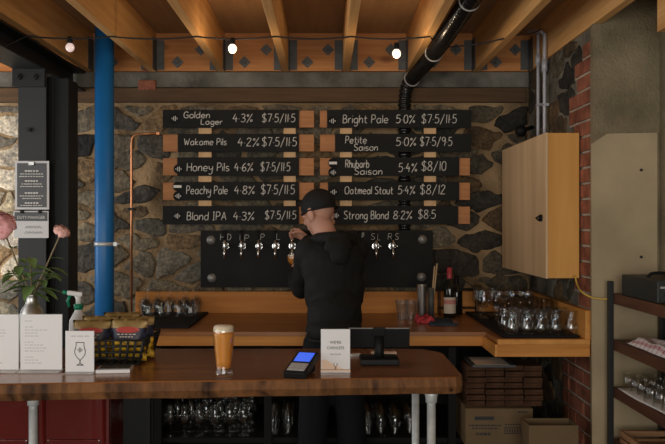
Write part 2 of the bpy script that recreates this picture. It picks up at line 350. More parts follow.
M['kraft'] = mat('dark_kraft_card', (0.07, 0.034, 0.018), 0.85, spec=0.15, var=0.25, vscale=20)
M['petal'] = mat('pink_petals', (0.78, 0.40, 0.40), 0.6, spec=0.2, var=0.2, vscale=40)
M['petal_pale'] = mat('dusty_pink_petals', (0.74, 0.43, 0.38), 0.6, spec=0.2, var=0.25, vscale=40)
M['leaf'] = mat('green_leaf', (0.15, 0.25, 0.08), 0.4, spec=0.45, var=0.3, vscale=20)
M['stem'] = mat('flower_stem', (0.20, 0.15, 0.08), 0.6)
M['green_plastic'] = mat('green_plastic', (0.0, 0.20, 0.10), 0.35)
M['white_plastic'] = mat('white_plastic', (0.68, 0.68, 0.66), 0.4)
M['bag_top'] = mat('gold_foil_bag', (0.27, 0.18, 0.065), 0.35, 0.3, var=0.4, vscale=25)
M['bag_crisps'] = mat('crisps_seen_through_bag', (0.60, 0.31, 0.015), 0.3, spec=0.6, bump=0.9, bscale=45, var=0.9, vscale=45)
M['bag_navy'] = mat('navy_bag_band', (0.02, 0.022, 0.045), 0.35)
M['bag_red'] = mat('red_bag_label', (0.42, 0.05, 0.04), 0.4)
M['blue_screen'] = mat('lit_blue_screen', (0.02, 0.06, 0.4), 0.3, emit=(0.05, 0.16, 0.95), estr=0.75)
M['terminal_grey'] = mat('keypad_grey', (0.36, 0.35, 0.33), 0.5)
M['peach'] = mat('peach_print', (0.72, 0.52, 0.38), 0.6)
M['bulb'] = mat('lit_bulb', (1, 0.9, 0.75), 0.3, emit=(1.0, 0.80, 0.60), estr=1.35)
M['bulb_dim'] = mat('faint_bulb', (0.8, 0.72, 0.7), 0.15, emit=(1.0, 0.72, 0.66), estr=0.45)
M['cable'] = mat('black_cable', (0.012, 0.012, 0.012), 0.6)
M['duct'] = mat('black_foil_duct', (0.008, 0.008, 0.008), 0.24, spec=0.6)
M['tie'] = mat('grey_tie', (0.40, 0.38, 0.35), 0.5)
M['yellow'] = mat('yellow_cable', (0.55, 0.36, 0.06), 0.5)
M['conduit'] = mat('grey_conduit', (0.42, 0.42, 0.45), 0.45, 0.2)
M['wine'] = mat('dark_wine_glass', (0.008, 0.009, 0.007), 0.08, spec=0.7)
M['capsule'] = mat('red_capsule', (0.38, 0.04, 0.05), 0.4)
M['cream_label'] = mat('cream_label', (0.55, 0.47, 0.37), 0.7)
M['pink_label'] = mat('pink_label_band', (0.5, 0.2, 0.17), 0.7)
M['red_cloth'] = mat('red_pattern_cloth', (0.42, 0.05, 0.06), 0.9, spec=0.1, var=0.8, vscale=90)
M['blue_cloth'] = mat('blue_grey_cloth', (0.045, 0.06, 0.085), 0.9, spec=0.1, var=0.2)
M['stick'] = wood('pale_stick', (0.45, 0.32, 0.18), (0.58, 0.43, 0.26), 'Z', 0.6)
M['white_cloth'] = mat('white_cloth', (0.72, 0.71, 0.68), 0.9, spec=0.1)
M['green_box'] = mat('dark_green_black_vinyl', (0.016, 0.02, 0.018), 0.5, bump=0.2, bscale=120)
def checker_cloth():
    m = mat('red_check_cloth', (0.7, 0.6, 0.57), 0.9, spec=0.1); N, L = nodes(m); b = N['Principled BSDF']
    tc = N.new('ShaderNodeTexCoord'); sp = N.new('ShaderNodeSeparateXYZ'); L.new(tc.outputs['Object'], sp.inputs[0]); outs = []
    for ax, ph in (('X', 0.0), ('Y', 0.3)):
        mu = N.new('ShaderNodeMath'); mu.operation = 'MULTIPLY'; mu.inputs[1].default_value = 22; L.new(sp.outputs[ax], mu.inputs[0])
        fr = N.new('ShaderNodeMath'); fr.operation = 'FRACT'; L.new(mu.outputs[0], fr.inputs[0])
        gt = N.new('ShaderNodeMath'); gt.operation = 'GREATER_THAN'; gt.inputs[1].default_value = 0.82; L.new(fr.outputs[0], gt.inputs[0]); outs.append(gt)
    ad = N.new('ShaderNodeMath'); ad.operation = 'ADD'; L.new(outs[0].outputs[0], ad.inputs[0]); L.new(outs[1].outputs[0], ad.inputs[1])
    hf = N.new('ShaderNodeMath'); hf.operation = 'MULTIPLY'; hf.inputs[1].default_value = 0.5; L.new(ad.outputs[0], hf.inputs[0])
    mx = N.new('ShaderNodeMix'); mx.data_type = 'RGBA'; L.new(hf.outputs[0], mx.inputs[0]); mx.inputs[6].default_value = (0.70, 0.64, 0.62, 1); mx.inputs[7].default_value = (0.36, 0.06, 0.08, 1)
    L.new(mx.outputs[2], b.inputs['Base Color']); return m
M['check'] = checker_cloth()

# ------------------------------------------------------------------ the room
YB, XR, YC, XS = 5.15, 1.295, 3.89, 1.61     # back wall, stone side wall, its corner, wall behind the shelves
ZC, ZJ = 2.727, 2.482                       # ceiling boards, underside of joists
struct('floor', box(nb(), -3.1, 2.2, -3.1, 5.5, -0.1, 0), M['floor'])
struct('ceiling', box(nb(), -3.1, 2.2, -3.1, 5.5, ZC, ZC+0.05), M['ply'])
wb = struct('wall_back', box(nb(), -3.1, 2.0, YB, YB+0.3, 0, ZC), M['mortar'])
wr = struct('wall_right', box(nb(), XR+0.012, XR+0.3, YC+0.012, YB+0.02, 0, ZJ), mat('grey_wall_mortar', (0.15, 0.135, 0.105), 0.95, spec=0.1, bump=0.8, bscale=30, var=0.5, vscale=6))
cw = nb(); prism(cw, [(XR-.006, YC-.03), (XS+.3, YC-.03), (XS+.3, YC+.012), (XR-.006, YC+.012)], 0, ZJ-.001); box(cw, 1.34, XS+.3, YC-.03, YC+.012, ZJ-.001, ZC)
struct('wall_right_concrete', cw, M['concrete'])
struct('wall_right_side', box(nb(), XS, XS+0.2, -3.1, YC-0.03, 0, ZC), M['concrete'])
pan = nb(); pc = [(591, 290), (591, 144), (606, 134), (656, 133), (656, 290)]
q = [P(x, y, YC-0.03) for x, y in pc]; q[0].z = q[4].z = 0.0
fr_ = [pan.verts.new((v.x, YC-0.046, v.z)) for v in q]; bk_ = [pan.verts.new((v.x, YC-0.03, v.z)) for v in q]
pan.faces.new(fr_); pan.faces.new(bk_[::-1])
for i in range(5): pan.faces.new((fr_[i], fr_[(i+1) % 5], bk_[(i+1) % 5], bk_[i]))
t1 = struct('trim_1', pan, M['smooth_concrete'])
for (x, y) in ((641, 170), (641, 257)):
    c = P(x, y, YC-.046); struct('tie_bolt', cyl(nb(), c, c-Vector((0, .006, 0)), .007, 10), mat('dark_tie_bolt', (.02, .02, .02)), t1)
wl = nb()
for a in ((-3.1, -0.4, 0, ZC), (2.8, 3.85, 0, ZC), (4.85, 5.5, 0, ZC), (-0.4, 2.8, 0, 0.75), (-0.4, 2.8, 2.5, ZC), (3.85, 4.85, 0, 0.75), (3.85, 4.85, 2.3, ZC)):
    box(wl, -3.1, -3.0, a[0], a[1], a[2], a[3])
struct('wall_left', wl, M['plaster'])
wf = nb()
for a in ((-3.1, -2.0, 0, ZC), (1.6, 2.2, 0, ZC), (-2.0, 1.6, 0, 0.6), (-2.0, 1.6, 2.5, ZC)): box(wf, a[0], a[1], -3.1, -3.0, a[2], a[3])
struct('wall_front', wf, M['plaster'])

def clip(poly, p, n):
    out = []
    for i in range(len(poly)):
        a, b = poly[i], poly[(i+1) % len(poly)]; da = (a-p).dot(n); db = (b-p).dot(n)
        if da <= 0: out.append(a)
        if da*db < 0: out.append(a+(b-a)*(da/(da-db)))
    return out
def stones(u0, u1, v0, v1, seeds, place, rnd, aspect=1.75, fill=0.2, mort=0.010, skip=None, tone=None):
    """Voronoi field stones on a plane (u along, v up), rounded and proud of the mortar"""
    S = [Vector((u, v*aspect)) for u, v, *_ in seeds]; tn = [s[2] if len(s) > 2 else None for s in seeds]
    for _ in range(6000):
        c = Vector((rnd.uniform(u0, u1), rnd.uniform(v0*aspect, v1*aspect)))
        if all((c-s).length > fill*rnd.uniform(0.5, 1.75) for s in S): S.append(c); tn.append(None)
    bm = nb(); lay = bm.verts.layers.float_color.new('stone')
    pal = [(0.10, 0.096, 0.08), (0.125, 0.115, 0.09), (0.065, 0.063, 0.057), (0.125, 0.115, 0.095), (0.105, 0.08, 0.052), (0.05, 0.05, 0.047), (0.14, 0.128, 0.10), (0.15, 0.105, 0.06)]
    for i, s in enumerate(S):
        poly = [Vector((u0, v0*aspect)), Vector((u1, v0*aspect)), Vector((u1, v1*aspect)), Vector((u0, v1*aspect))]
        m = mort*rnd.uniform(0.4, 2.2)
        for j, t in enumerate(S):
            if i == j or (t-s).length > 1.4: continue
            n = (t-s).normalized(); poly = clip(poly, (s+t)/2-n*m, n)
            if len(poly) < 3: break
        if len(poly) < 3: continue
        poly = [Vector((p.x, p.y/aspect)) for p in poly]
        c = sum(poly, Vector((0, 0)))/len(poly)
        if skip and skip(c.x, c.y): continue
        if tn[i] is None and rnd.random() < .07: continue
        for _ in range(1):
            poly = [q for k in range(len(poly)) for q in (poly[k]*0.82+poly[(k+1) % len(poly)]*0.18, poly[k]*0.18+poly[(k+1) % len(poly)]*0.82)]
        poly = [poly[k].lerp(poly[(k+1) % len(poly)], t_) for k in range(len(poly)) for t_ in (0, .33, .67)]
        poly = [p+Vector((noise.noise(Vector((p.x*14, p.y*14, i))), noise.noise(Vector((p.x*14, p.y*14, i+50)))))*0.03 for p in poly]
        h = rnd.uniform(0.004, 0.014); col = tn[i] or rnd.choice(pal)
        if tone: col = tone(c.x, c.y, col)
        rings = []
        for sc, dep in ((1.0, -0.004), (0.97, h*0.7), (0.86, h), (0.5, h*1.08)):
            rg = []
            for p in poly:
                w = c+(p-c)*sc; v = bm.verts.new(place(w.x, w.y, dep+noise.noise(Vector((w.x*9, w.y*9, 3)))*0.006)); v[lay] = (*col, 1); rg.append(v)
            rings.append(rg)
        n = len(poly)
        for a, b in zip(rings, rings[1:]):
            for k in range(n): bm.faces.new((a[k], a[(k+1) % n], b[(k+1) % n], b[k])).smooth = True
        bm.faces.new(rings[-1]).smooth = True
    return bm
rs = random.Random(11)
def bp_(x, y): q = P(x, y, YB); return (q.x, q.z)
hs = [(*bp_(120, 118), (0.06, 0.06, 0.058)), bp_(165, 117), bp_(88, 122), (*bp_(85, 143), (0.012, 0.012, 0.012)), (*bp_(131, 163), (0.085, 0.08, 0.068)), bp_(158, 150), bp_(160, 171), bp_(146, 172), bp_(88, 172), bp_(110, 148),  # the near-black stone stands in for the shade of a wall recess
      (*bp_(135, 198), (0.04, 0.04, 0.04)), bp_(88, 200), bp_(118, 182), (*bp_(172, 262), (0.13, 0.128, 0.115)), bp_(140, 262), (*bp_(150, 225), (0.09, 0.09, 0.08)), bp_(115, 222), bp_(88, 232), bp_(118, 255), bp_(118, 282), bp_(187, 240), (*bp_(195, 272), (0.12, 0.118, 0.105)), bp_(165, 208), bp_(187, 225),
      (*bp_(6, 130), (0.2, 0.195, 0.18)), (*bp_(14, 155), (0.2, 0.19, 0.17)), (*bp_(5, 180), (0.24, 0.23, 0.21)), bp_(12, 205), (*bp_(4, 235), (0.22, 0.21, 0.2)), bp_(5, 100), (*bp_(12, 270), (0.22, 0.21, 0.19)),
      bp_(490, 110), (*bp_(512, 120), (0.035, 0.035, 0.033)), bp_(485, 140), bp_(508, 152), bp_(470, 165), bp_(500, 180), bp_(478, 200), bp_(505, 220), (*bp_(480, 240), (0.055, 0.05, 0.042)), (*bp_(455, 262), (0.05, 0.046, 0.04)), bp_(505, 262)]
stb = stones(-3.0, XR, 0.0, P(0, 106, YB).z, hs, lambda u, v, d: (u, YB-d, v), rs, tone=lambda u, v, c: tuple(k*1.9 for k in c) if u < -1.9 else (tuple(k*.5 for k in c) if u > .72 else c))  # light painted in: stones brightened at the window end, darkened where it falls off
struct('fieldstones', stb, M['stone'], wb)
rs2 = random.Random(5)
sd = [(4.35, 2.30, (0.03, 0.03, 0.03)), (4.6, 2.15), (4.25, 2.0, (0.03, 0.031, 0.03)), (4.85, 2.3)]
def brickend(v): return 4.16 if int(v/0.078) % 2 else 4.27
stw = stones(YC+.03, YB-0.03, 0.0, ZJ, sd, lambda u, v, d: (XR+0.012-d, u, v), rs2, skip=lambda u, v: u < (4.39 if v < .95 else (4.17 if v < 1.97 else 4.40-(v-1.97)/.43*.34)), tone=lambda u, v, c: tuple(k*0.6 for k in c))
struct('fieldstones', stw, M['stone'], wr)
bk = nb(); bmort = nb(); rb = random.Random(3)
def brick_reach(z):
    if z > 1.97: return 4.36-(z-1.97)/.43*.34
    if z < .92: return 4.37
    return 4.13
for i in range(31):
    z = i*0.078+0.006; y = YC+0.012; end = brick_reach(z)+(.03 if i % 2 else -.03); k = i % 2
    while y < end-.03:
        ln = min((0.225, 0.107)[k % 2], end-y); k += 1; pr = rb.uniform(-0.003, 0.003)
        box(bk, XR-0.004-pr, XR+0.05, y, y+ln, z, z+0.066, 0.005); y += ln+0.012
    box(bmort, XR+0.003, XR+0.05, YC+.012, y+.004, z-.012, z+.0665)
struct('brick_mortar', bmort, mat('pale_brick_mortar', (0.36, 0.31, 0.24), 0.95, spec=0.1, bump=0.5, bscale=40, var=0.3, vscale=6), wr)
struct('brickwork', bk, M['brick'], wr)
# the wall head: ledger, grey render strip, old lintel timber
struct('trim_3', box(nb(), -3.0, XR, YB-0.045, YB-0.001, ZJ+0.004, ZC), M['ledger'])
struct('trim_4', box(nb(), -3.0, XR+0.01, YB-0.03, YB-0.001, P(0, 88, YB).z, ZJ), M['grey_render'])
struct('trim_5', box(nb(), -3.0, XR-0.02, YB-0.05, YB-0.001, P(0, 103, YB).z, P(0, 89, YB).z, 0.006), M['old_timber'])
for (x0, x1, y0, y1) in ((138, 156, 80, 90), (143, 152, 65, 72)):
    a = P(x0, y1, YB-.05); b = P(x1, y0, YB-.05); struct('trim_6', box(nb(), a.x, b.x, YB-0.058, YB-0.03, a.z, b.z, 0.008), M['brick'])
hg = nb()
JX = [-1.905, -1.508, -1.105, -0.667, -0.258, 0.129, 0.535, 0.955, 1.315]
for x in JX:
    for s in (-1, 1):
        box(hg, x+s*0.024-0.0015, x+s*0.024+0.0015, YB-0.16, YB-0.046, ZJ+0.0, ZJ+0.2)
        box(hg, x+s*0.05-0.024, x+s*0.05+0.024, YB-0.05, YB-0.045, ZJ+0.01, ZJ+0.2)
struct('joist_hangers', hg, M['bracket'], None)['kind'] = 'structure'
wp = nb()
for i in range(len(JX)-1):
    for t in (0.36, 0.70):
        x = JX[i]+(JX[i+1]-JX[i])*t; z = ZJ+(0.06 if t < 0.5 else 0.14)
        bxc(wp, (x, YB-0.049, z), 0.055, 0.006, 0.055, Matrix.Rotation(PI/4, 3, 'Y')); cyl(wp, (x, YB-0.05, z), (x, YB-0.07, z), 0.012, 6)
struct('bolt_washers', wp, M['bracket'])
for i, x in enumerate(JX):
    j = struct('ceiling_joist', box(nb(), x-0.0225, x+0.0225, -3.0, YB-0.045, ZJ, ZC, 0.003), M['joist'], loc=(x, 1, ZJ))
b = P(661, 32, 3.3)
struct('ceiling_beam_end', box(nb(), P(657, 0, 3.3).x, XS, 2.0, 3.3, b.z, ZC, 0.003), M['joist'])

# steel beam and column
def ibeam(bm, x0, x1, y0, y1, z0, z1, t=0.012):
    xc = (x0+x1)/2; box(bm, x0, x1, y0, y1, z0, z0+t); box(bm, x0, x1, y0, y1, z1-t, z1); box(bm, xc-t/2, xc+t/2, y0, y1, z0+t, z1-t)
    return bm
struct('ceiling_steel_beam', ibeam(nb(), -1.70, -1.535, -3.0, YB-0.05, 2.355, ZJ-0.001), M['black_steel'])
sc_ = thing('steel_column', 'charcoal painted steel H column carrying two notices beside the stone wall', 'column', (-1.61, 4.44, 0))
cb = nb(); x0, x1 = P(18, 0, 4.37).x, P(46, 0, 4.37).x
box(cb, x0, x1, 4.37, 4.385, 0, 2.34, 0.003)
obj('front_flange', cb, M['grey_steel'], sc_)
cb = nb(); box(cb, x0, x1, 4.50, 4.515, 0, 2.34); box(cb, (x0+x1)/2-.006, (x0+x1)/2+.006, 4.385, 4.50, 0, 2.34); obj('web', cb, M['black_steel'], sc_)
cb = nb(); a = P(13, 87, 4.36); b = P(45.5, 68, 4.36); box(cb, a.x, b.x, 4.345, 4.369, a.z, b.z, 0.003); pl = obj('cap_plate', cb, M['black_steel'], sc_)
for x in (19, 35):
    cb = nb(); c = P(x, 77, 4.345); cyl(cb, c, c-Vector((0, .02, 0)), 0.018, 6); cyl(cb, c-Vector((0, .02, 0)), c-Vector((0, .035, 0)), 0.009, 8); obj('bolt', cb, M['black_steel'], pl)
cb = nb(); c = P(30, 130, 4.37); cyl(cb, c, c-Vector((0, .035, 0)), 0.008, 8); cyl(cb, c-Vector((0, .02, 0)), c-Vector((0, .028, 0)), 0.014, 8); obj('stud', cb, M['black_steel'], sc_)
tag(obj('steel_post', box(nb(), P(60, 0, 4.8).x, P(78, 0, 4.8).x, 4.62, 4.80, 0, 2.354, 0.003), M['black_steel'], loc=(-1.5, 4.7, 0)), 'matt black square post standing behind the charcoal H column', 'post')

# notices on the column
def notice(name, label, x0, y0, x1, y1, dark):
    t = thing(name, label, 'notice', P((x0+x1)/2, y1, 4.355)); d = 4.352
    a, b = P(x0, y1, d), P(x1, y0, d)
    obj('sheet', box(nb(), a.x, b.x, d, d+0.004, a.z, b.z), M['paper'], t)
    return t, a, b, d
t, a, b, d = notice('house_notice', 'black notice with white border and lines of text, upper of two on the column', 15, 161, 49, 209.5, True)
k = 0.012
obj('dark_face', box(nb(), a.x+k, b.x-k, d-0.002, d, a.z+k, b.z-k), M['poster'], t)
ln = nb(); rr = random.Random(2)
for y, hd in ((171, 1), (174, 0), (176.5, 0), (181, 1), (184, 0), (186.5, 0), (193, 1), (196, 0), (198.5, 0), (203, 1), (205.5, 0)):
    hw = (7 if hd else rr.uniform(9, 12.5)); c = P(32, y, d)
    n_ = 5 if hd else 9
    for i in range(n_):
        u0 = -hw+2*hw*i/n_; u1 = u0+2*hw/n_*rr.uniform(0.6, 0.85); box(ln, P(32+u0, 0, d).x, P(32+u1, 0, d).x, d-0.003, d-0.002, c.z-0.0028*(1.4 if hd else 0.8), c.z+0.0028*(1.4 if hd else 0.8))
obj('lettering', ln, M['chalk'], t)
cl = nb(); c = P(32, 163.5, d); bxc(cl, c-Vector((0, .008, 0)), 0.03, 0.016, 0.022, bev=0.003); obj('clip', cl, M['steel'], t)
t, a, b, d = notice('duty_notice', 'white bordered notice with a dark heading band, lower of two on the column', 13.5, 211, 48.5, 238, False)
obj('dark_face', box(nb(), a.x+.006, b.x-.006, d-0.002, d, P(0, 221, d).z, b.z-.006), M['poster'], t)
ln = nb(); printed(ln, 'DUTY MANAGER', P(31, 217.5, d-.003), 0.022, (1, 0, 0), (0, 0, 1), width=0.15); obj('heading', ln, M['chalk'], t)
ln = nb()
for (x0, x1, y) in ((25, 41, 227), (24, 42, 232.5)):
    pts = [P(x0+(x1-x0)*i/16, y+1.3*math.sin(i*2.1)*(1 if i % 3 else 1.5), d-.002) for i in range(17)]; tube(ln, pts, 0.0016, 4)
obj('handwriting', ln, M['grey_print'], t)
cl = nb()
for x in (22, 40): bxc(cl, P(x, 211.5, d-.006), 0.018, 0.012, 0.02, bev=0.003)
obj('clip', cl, M['black_gloss'], t)

# ------------------------------------------------------------------ pipes, duct, conduits, cupboard
t = thing('water_pipe', 'fat bright blue vertical pipe in front of the stone wall', 'pipe', (P(104.5, 0, 4.65).x, 4.65, 0))
x, y = t.location.x, t.location.y
obj('tube', cyl(nb(), (x, y, 0), (x, y, ZC-.005), 0.0545, 28), M['blue'], t)
cb = nb(); z = P(0, 244, y).z; lathe(cb, [(0.056, z-.011), (0.059, z-.011), (0.059, z+.011), (0.056, z+.011)], 28, (x, y, 0), True); bxc(cb, (x+.066, y-.01, z), 0.022, 0.018, 0.026, bev=.003)
cyl(cb, (x+.05, y-.01, z), (x+.1, y-.01, z), .005, 8); obj('clamp', cb, M['galv'], t)
t = thing('copper_pipe', 'thin copper pipe rising from the back bar and turning along the wall', 'pipe', P(131.5, 306, 5.08))
cb = nb(); d = 5.07; pts = [P(131.5, 312, d)+Vector((0, 0, .003)), P(131.5, 200, d), P(131.5, 143, d)]+[P(131.5+7*(1-math.cos(u)), 142-7*math.sin(u)-1, d) for u in (0.3, 0.7, 1.1, 1.4)]+[P(142, 134, d), P(158, 133.5, d)]
obj('tube', tube(cb, pts, 0.0075, 10), M['copper'], t)
cb = nb(); c = P(131.5, 209, d); bxc(cb, c, 0.045, 0.02, 0.014, bev=.002); cyl(cb, c, c+Vector((0, .07, 0)), .004, 8); obj('bracket', cb, M['black_steel'], t)
cb = nb(); c = P(158, 133.5, d); bxc(cb, c, 0.022, 0.022, 0.02, bev=.002); cyl(cb, c, c+Vector((0, .06, 0)), .005, 8); obj('bracket', cb, M['copper'], t)

t = thing('flexible_duct', 'shiny black flexible duct curving down from the ceiling behind the chalkboards', 'duct', P(404, 230, 5.09))
path = [P(404.5, 232, 5.09), P(404.5, 180, 5.09), P(404.5, 120, 5.09), P(405, 98, 5.085), P(407.5, 86, 5.06), P(413, 77.5, 4.98), P(425, 64, 4.68), P(436, 50, 4.36), P(452, 27, 3.96), P(470, 0, 3.6), P(500, -40, 3.2)]
sm0 = catmull(path, 40); sm = [sm0[0]]
for p_ in sm0[1:]:
    if (p_-sm[-1]).length > .006: sm.append(p_)
rad = [0.038+0.005*math.sin(i*1.6)+0.006*min(1, i/300) for i in range(len(sm))]
obj('hose', tube(nb(), sm, rad, 18), M['duct'], t)
cb = nb()
for (px, py, dd) in ((411.5, 80, 5.0), (434, 52.6, 4.42), (470, 1, 3.61)):
    best = min(range(1, len(sm)-1), key=lambda i: (sm[i]-P(px, py, dd)).length); dv = (sm[best+1]-sm[best-1]).normalized()
    u, v = frame_of(dv); ring = [sm[best]+(u*math.cos(a_)+v*math.sin(a_))*0.047 for a_ in [2*PI*k/20 for k in range(21)]]
    tb = tube(nb(), ring, 0.004, 6); obj('tie', tb, M['tie'], t)
for (px, dd) in ((422, 4.72), (437.5, 4.36)):
    c = P(px-2, 45, dd); cb = nb(); box(cb, c.x-.01, c.x+.01, c.y-.002, c.y+.002, sm[0].z*0+2.46, ZJ+.07); obj('hanger_strap', cb, M['galv'], t)

for px, nm in ((536.5, 'tall grey conduit nearest the corner, one of the pair above the cupboard'), (543.5, 'grey conduit with a bent top, one of the pair above the cupboard')):
    d = 4.80 if px < 540 else 4.66; X = XR-0.022
    t = thing('conduit', nm, 'conduit', (X, d, P(0, 134, d).z), 'conduits above the cupboard')
    cb = nb(); zt = P(0, 30, d).z; pts = [(X, d, 1.98), (X, d, zt-.08), (X, d+.01, zt-.03), (X-.015, d+.04, zt), (X-.03, d+.12, zt+.02)]
    obj('tube', tube(cb, catmull(pts, 5), 0.0105, 12), M['conduit'], t)
    cb = nb(); z = P(0, 68 if px > 540 else 62, d).z; cyl(cb, (X, d, z-.02), (X, d, z+.05), 0.017, 12); obj('coupling', cb, M['conduit'], t)
    cb = nb(); z = P(0, 105, d).z; bxc(cb, (X+.006, d, z), 0.03, 0.05, 0.016, bev=.002); obj('saddle_clip', cb, M['conduit'], t)

t = thing('wall_cupboard', 'pale pine plywood cupboard fixed to the side wall by the bricks', 'cupboard', (1.2, 4.56, 1.24))
cx0, cx1, cy0, cy1, cz0, cz1 = 1.114, 1.284, 4.055, 5.06, 1.238, 1.975
obj('carcass', box(nb(), cx0+.0125, cx1, cy0, cy1, cz0, cz1, 0.002), M['ply_warm'], t)
dr = obj('door', box(nb(), cx0, cx0+.012, cy0-.001, cy1, cz0-.002, cz1+.002, 0.002), M['ply_pale'], t)
cb = nb(); c = Vector((cx0, 4.13, P(0, 218, 4.13).z)); cyl(cb, c, c-Vector((.012, 0, 0)), .018, 16); tube(cb, [c+Vector((-.012, -.012, .012)), c+Vector((-.03, 0, .0)), c+Vector((-.012, .012, -.012))], .005, 8); obj('latch', cb, M['black_gloss'], dr)
cb = nb(); c = P(521, 131, 4.95)
t = thing('wall_spotlight', 'small round black spotlight on the wall above the cupboard', 'spotlight', c)
obj('head', ell(nb(), c, 0.036, 0.036, 0.036), M['black_gloss'], t); obj('bracket', cyl(nb(), c, (XR-.005, 5.0, c.z+.03), .012, 10), M['black'], t)

# ------------------------------------------------------------------ back bar (built-in counter with shelf and splashback)
ZB = 0.95; YF = 4.17; YN = 3.884; XB0, XB1 = -1.2, XR-0.012
t = thing('back_bar', 'long orange timber back bar under the taps, stepping forward beside the brick wall', 'counter', (0, 4.6, 0))
poly = [(XB0, 5.035), (XB0, YF), (0.835, YF), (0.835, YN+.002), (XB1, YN+.002), (XB1, 5.035)]
obj('worktop', prism(nb(), poly, ZB-0.022, ZB, 0.004), M['back_top'], t)
fb = nb(); box(fb, XB0, 0.833, YF+.012, YF+.04, ZB-.075, ZB-.0225, .003); obj('fascia', fb, M['back_front'], t)
fb = nb(); box(fb, 0.833, XB1, YN, YN+.03, ZB-.082, ZB-.0225, .003); obj('fascia', fb, M['back_front'], t)
fb = nb(); box(fb, 0.820, 0.834, YN, YF+.04, ZB-.082, ZB-.0225, .003); obj('step_fascia', fb, M['end_wood'], t)
fb = nb(); box(fb, 0.834, XB1, YN-.004, YN+.03, ZB-.0225, ZB+.003, .003); obj('edge_strip', fb, M['end_wood'], t)
obj('splashback', box(nb(), XB0, XB1, 5.036, 5.062, ZB-.05, 1.085, .003), M['back_front'], t)
obj('end_panel', box(nb(), XB1-.022, XB1+.012, YN+.004, 5.034, ZB, 1.092, .003), M['end_wood'], t)
obj('lower_shelf', prism(nb(), [(-1.0, 5.0), (-1.0, 4.22), (0.85, 4.22), (0.85, 3.95), (1.2, 3.95), (1.2, 5.0)], .36, .385), M['black'], t)
obj('back_panel', box(nb(), -1.19, 1.22, 5.0, 5.02, .0, .9), M['black'], t)
for (x, y) in ((P(158, 0, 4.2).x, 4.2), (P(268, 0, 4.2).x, 4.2), (P(452, 0, 4.2).x, 4.2), (1.12, 4.35), (0.85, 4.9)):
    obj('post', box(nb(), x-.02, x+.02, y-.01, y+.03, 0, ZB-.083, .002), M['black'], t)
fg = thing('under_bar_fridge', 'dark grey fridge under the back bar beside the blue pipe', 'fridge', (-1.0, 4.5, 0))
obj('cabinet', box(nb(), -1.16, -.905, 4.24, 4.9, .0, .855, .004), M['fridge'], fg); fd = obj('door', box(nb(), -1.158, -.907, 4.205, 4.239, .05, .85, .006), M['fridge'], fg)
obj('handle', box(nb(), -.935, -.92, 4.185, 4.206, .3, .62, .003), M['black_steel'], fd)

# ------------------------------------------------------------------ chalkboards
DB = 5.0
logo_r = 0.030
def logo(root, x, y, plain=True):
    c = P(x, y, DB-.014); cb = nb(); cyl(cb, c, c+Vector((0, .004, 0)), .03, 20); bd = obj('badge', cb, M['black'], root)
    cb = nb()
    for dx, h in ((-2.6, .6), (-.9, 1.9), (.8, 2.6), (2.5, .9)):
        a = P(x+dx-.36, y+h, DB-.016); b = P(x+dx+.36, y-h, DB-.016); box(cb, a.x, b.x, DB-.0165, DB-.0145, a.z, b.z)
    obj('badge_bars', cb, M['chalk'], bd)
rows = [
 ('Golden Lager 4.3% $7.5/11.5', (163, 299), (163, 315), (110, 128), [('Golden', 184, 209.5, 118, 6.3), ('Lager', 201, 222.5, 124.4, 5.5), ('4.3%', 233, 252.5, 122, 8), ('$7.5/11.5', 262, 295, 122, 8)], [(174.5, 118.5)], []),
 ('Wakame Pils 4.2% $7.5/11.5', (178, 299), (163, 315), (134, 152), [('Wakame Pils', 184.5, 226.5, 145, 6.5), ('4.2%', 238, 259, 146, 8), ('$7.5/11.5', 262, 296.5, 146, 8.5)], [], []),
 ('Honey Pils 4.6% $7.5/11.5', (177.5, 299), (163, 315), (157.5, 176), [('Honey Pils', 187, 229, 171, 8), ('4.6%', 234.5, 253, 171, 8), ('$7.5/11.5', 260.5, 290, 171, 8.5)], [(178.5, 169)], []),
 ('Peachy Pale 4.8% $7.5/11.5', (177.5, 299), (163, 315), (182, 200.5), [('Peachy Pale', 186.5, 227.5, 194, 8), ('4.8%', 234.5, 254.5, 194, 8), ('$7.5/11.5', 261, 294.5, 194, 9)], [(178, 196)], [(177.5, 186.5)]),
 ('Blond IPA 4.3% $7.5/11.5', (163, 299), (163, 315), (206, 224.5), [('Blond IPA', 187, 226, 220, 8), ('4.3%', 233.5, 254, 220, 8), ('$7.5/11.5', 265, 296, 219, 8)], [(177, 216)], []),
 ('Bright Pale 5.0% $7.5/11.5', (327, 471), (320, 471), (110, 128), [('Bright Pale', 343, 388, 123, 8), ('5.0%', 396, 415, 123, 8), ('$7.5/11.5', 421.5, 456.5, 123, 8.5)], [(332.5, 121)], []),
 ('Petite Saison 5.0% $7.5/9.5', (335, 471), (320, 471), (134, 152), [('Petite', 345.5, 366.5, 143.3, 7), ('Saison', 354, 377.5, 150.6, 6.5), ('5.0%', 396, 416, 145.7, 8), ('$7.5/9.5', 420, 452, 145.7, 8.5)], [], []),
 ('Rhubarb Saison 5.4% $8/10', (332, 459), (320, 471), (157.5, 176), [('Rhubarb', 345.5, 369, 167.5, 7.5), ('Saison', 354.5, 382, 174.5, 6.5), ('5.4%', 398.5, 417, 171.8, 8.5), ('$8/10', 421.5, 446, 170.5, 9)], [(333, 172.5)], [(333, 163)]),
 ('Oatmeal Stout 5.4% $8/12', (328, 459), (320, 471), (182, 200.5), [('Oatmeal Stout', 345, 393, 194, 7.5), ('5.4%', 398, 415, 194, 8), ('$8/12', 420, 445, 194, 9)], [(333.5, 192)], []),
 ('Strong Blond 8.2% $8.5', (335, 458), (320, 471), (206, 224.5), [('Strong Blond', 344, 388.5, 219, 8), ('8.2%', 393.5, 412, 219, 8), ('$8.5', 418, 435.5, 218.5, 8.5)], [(336, 215.5)], []),
]
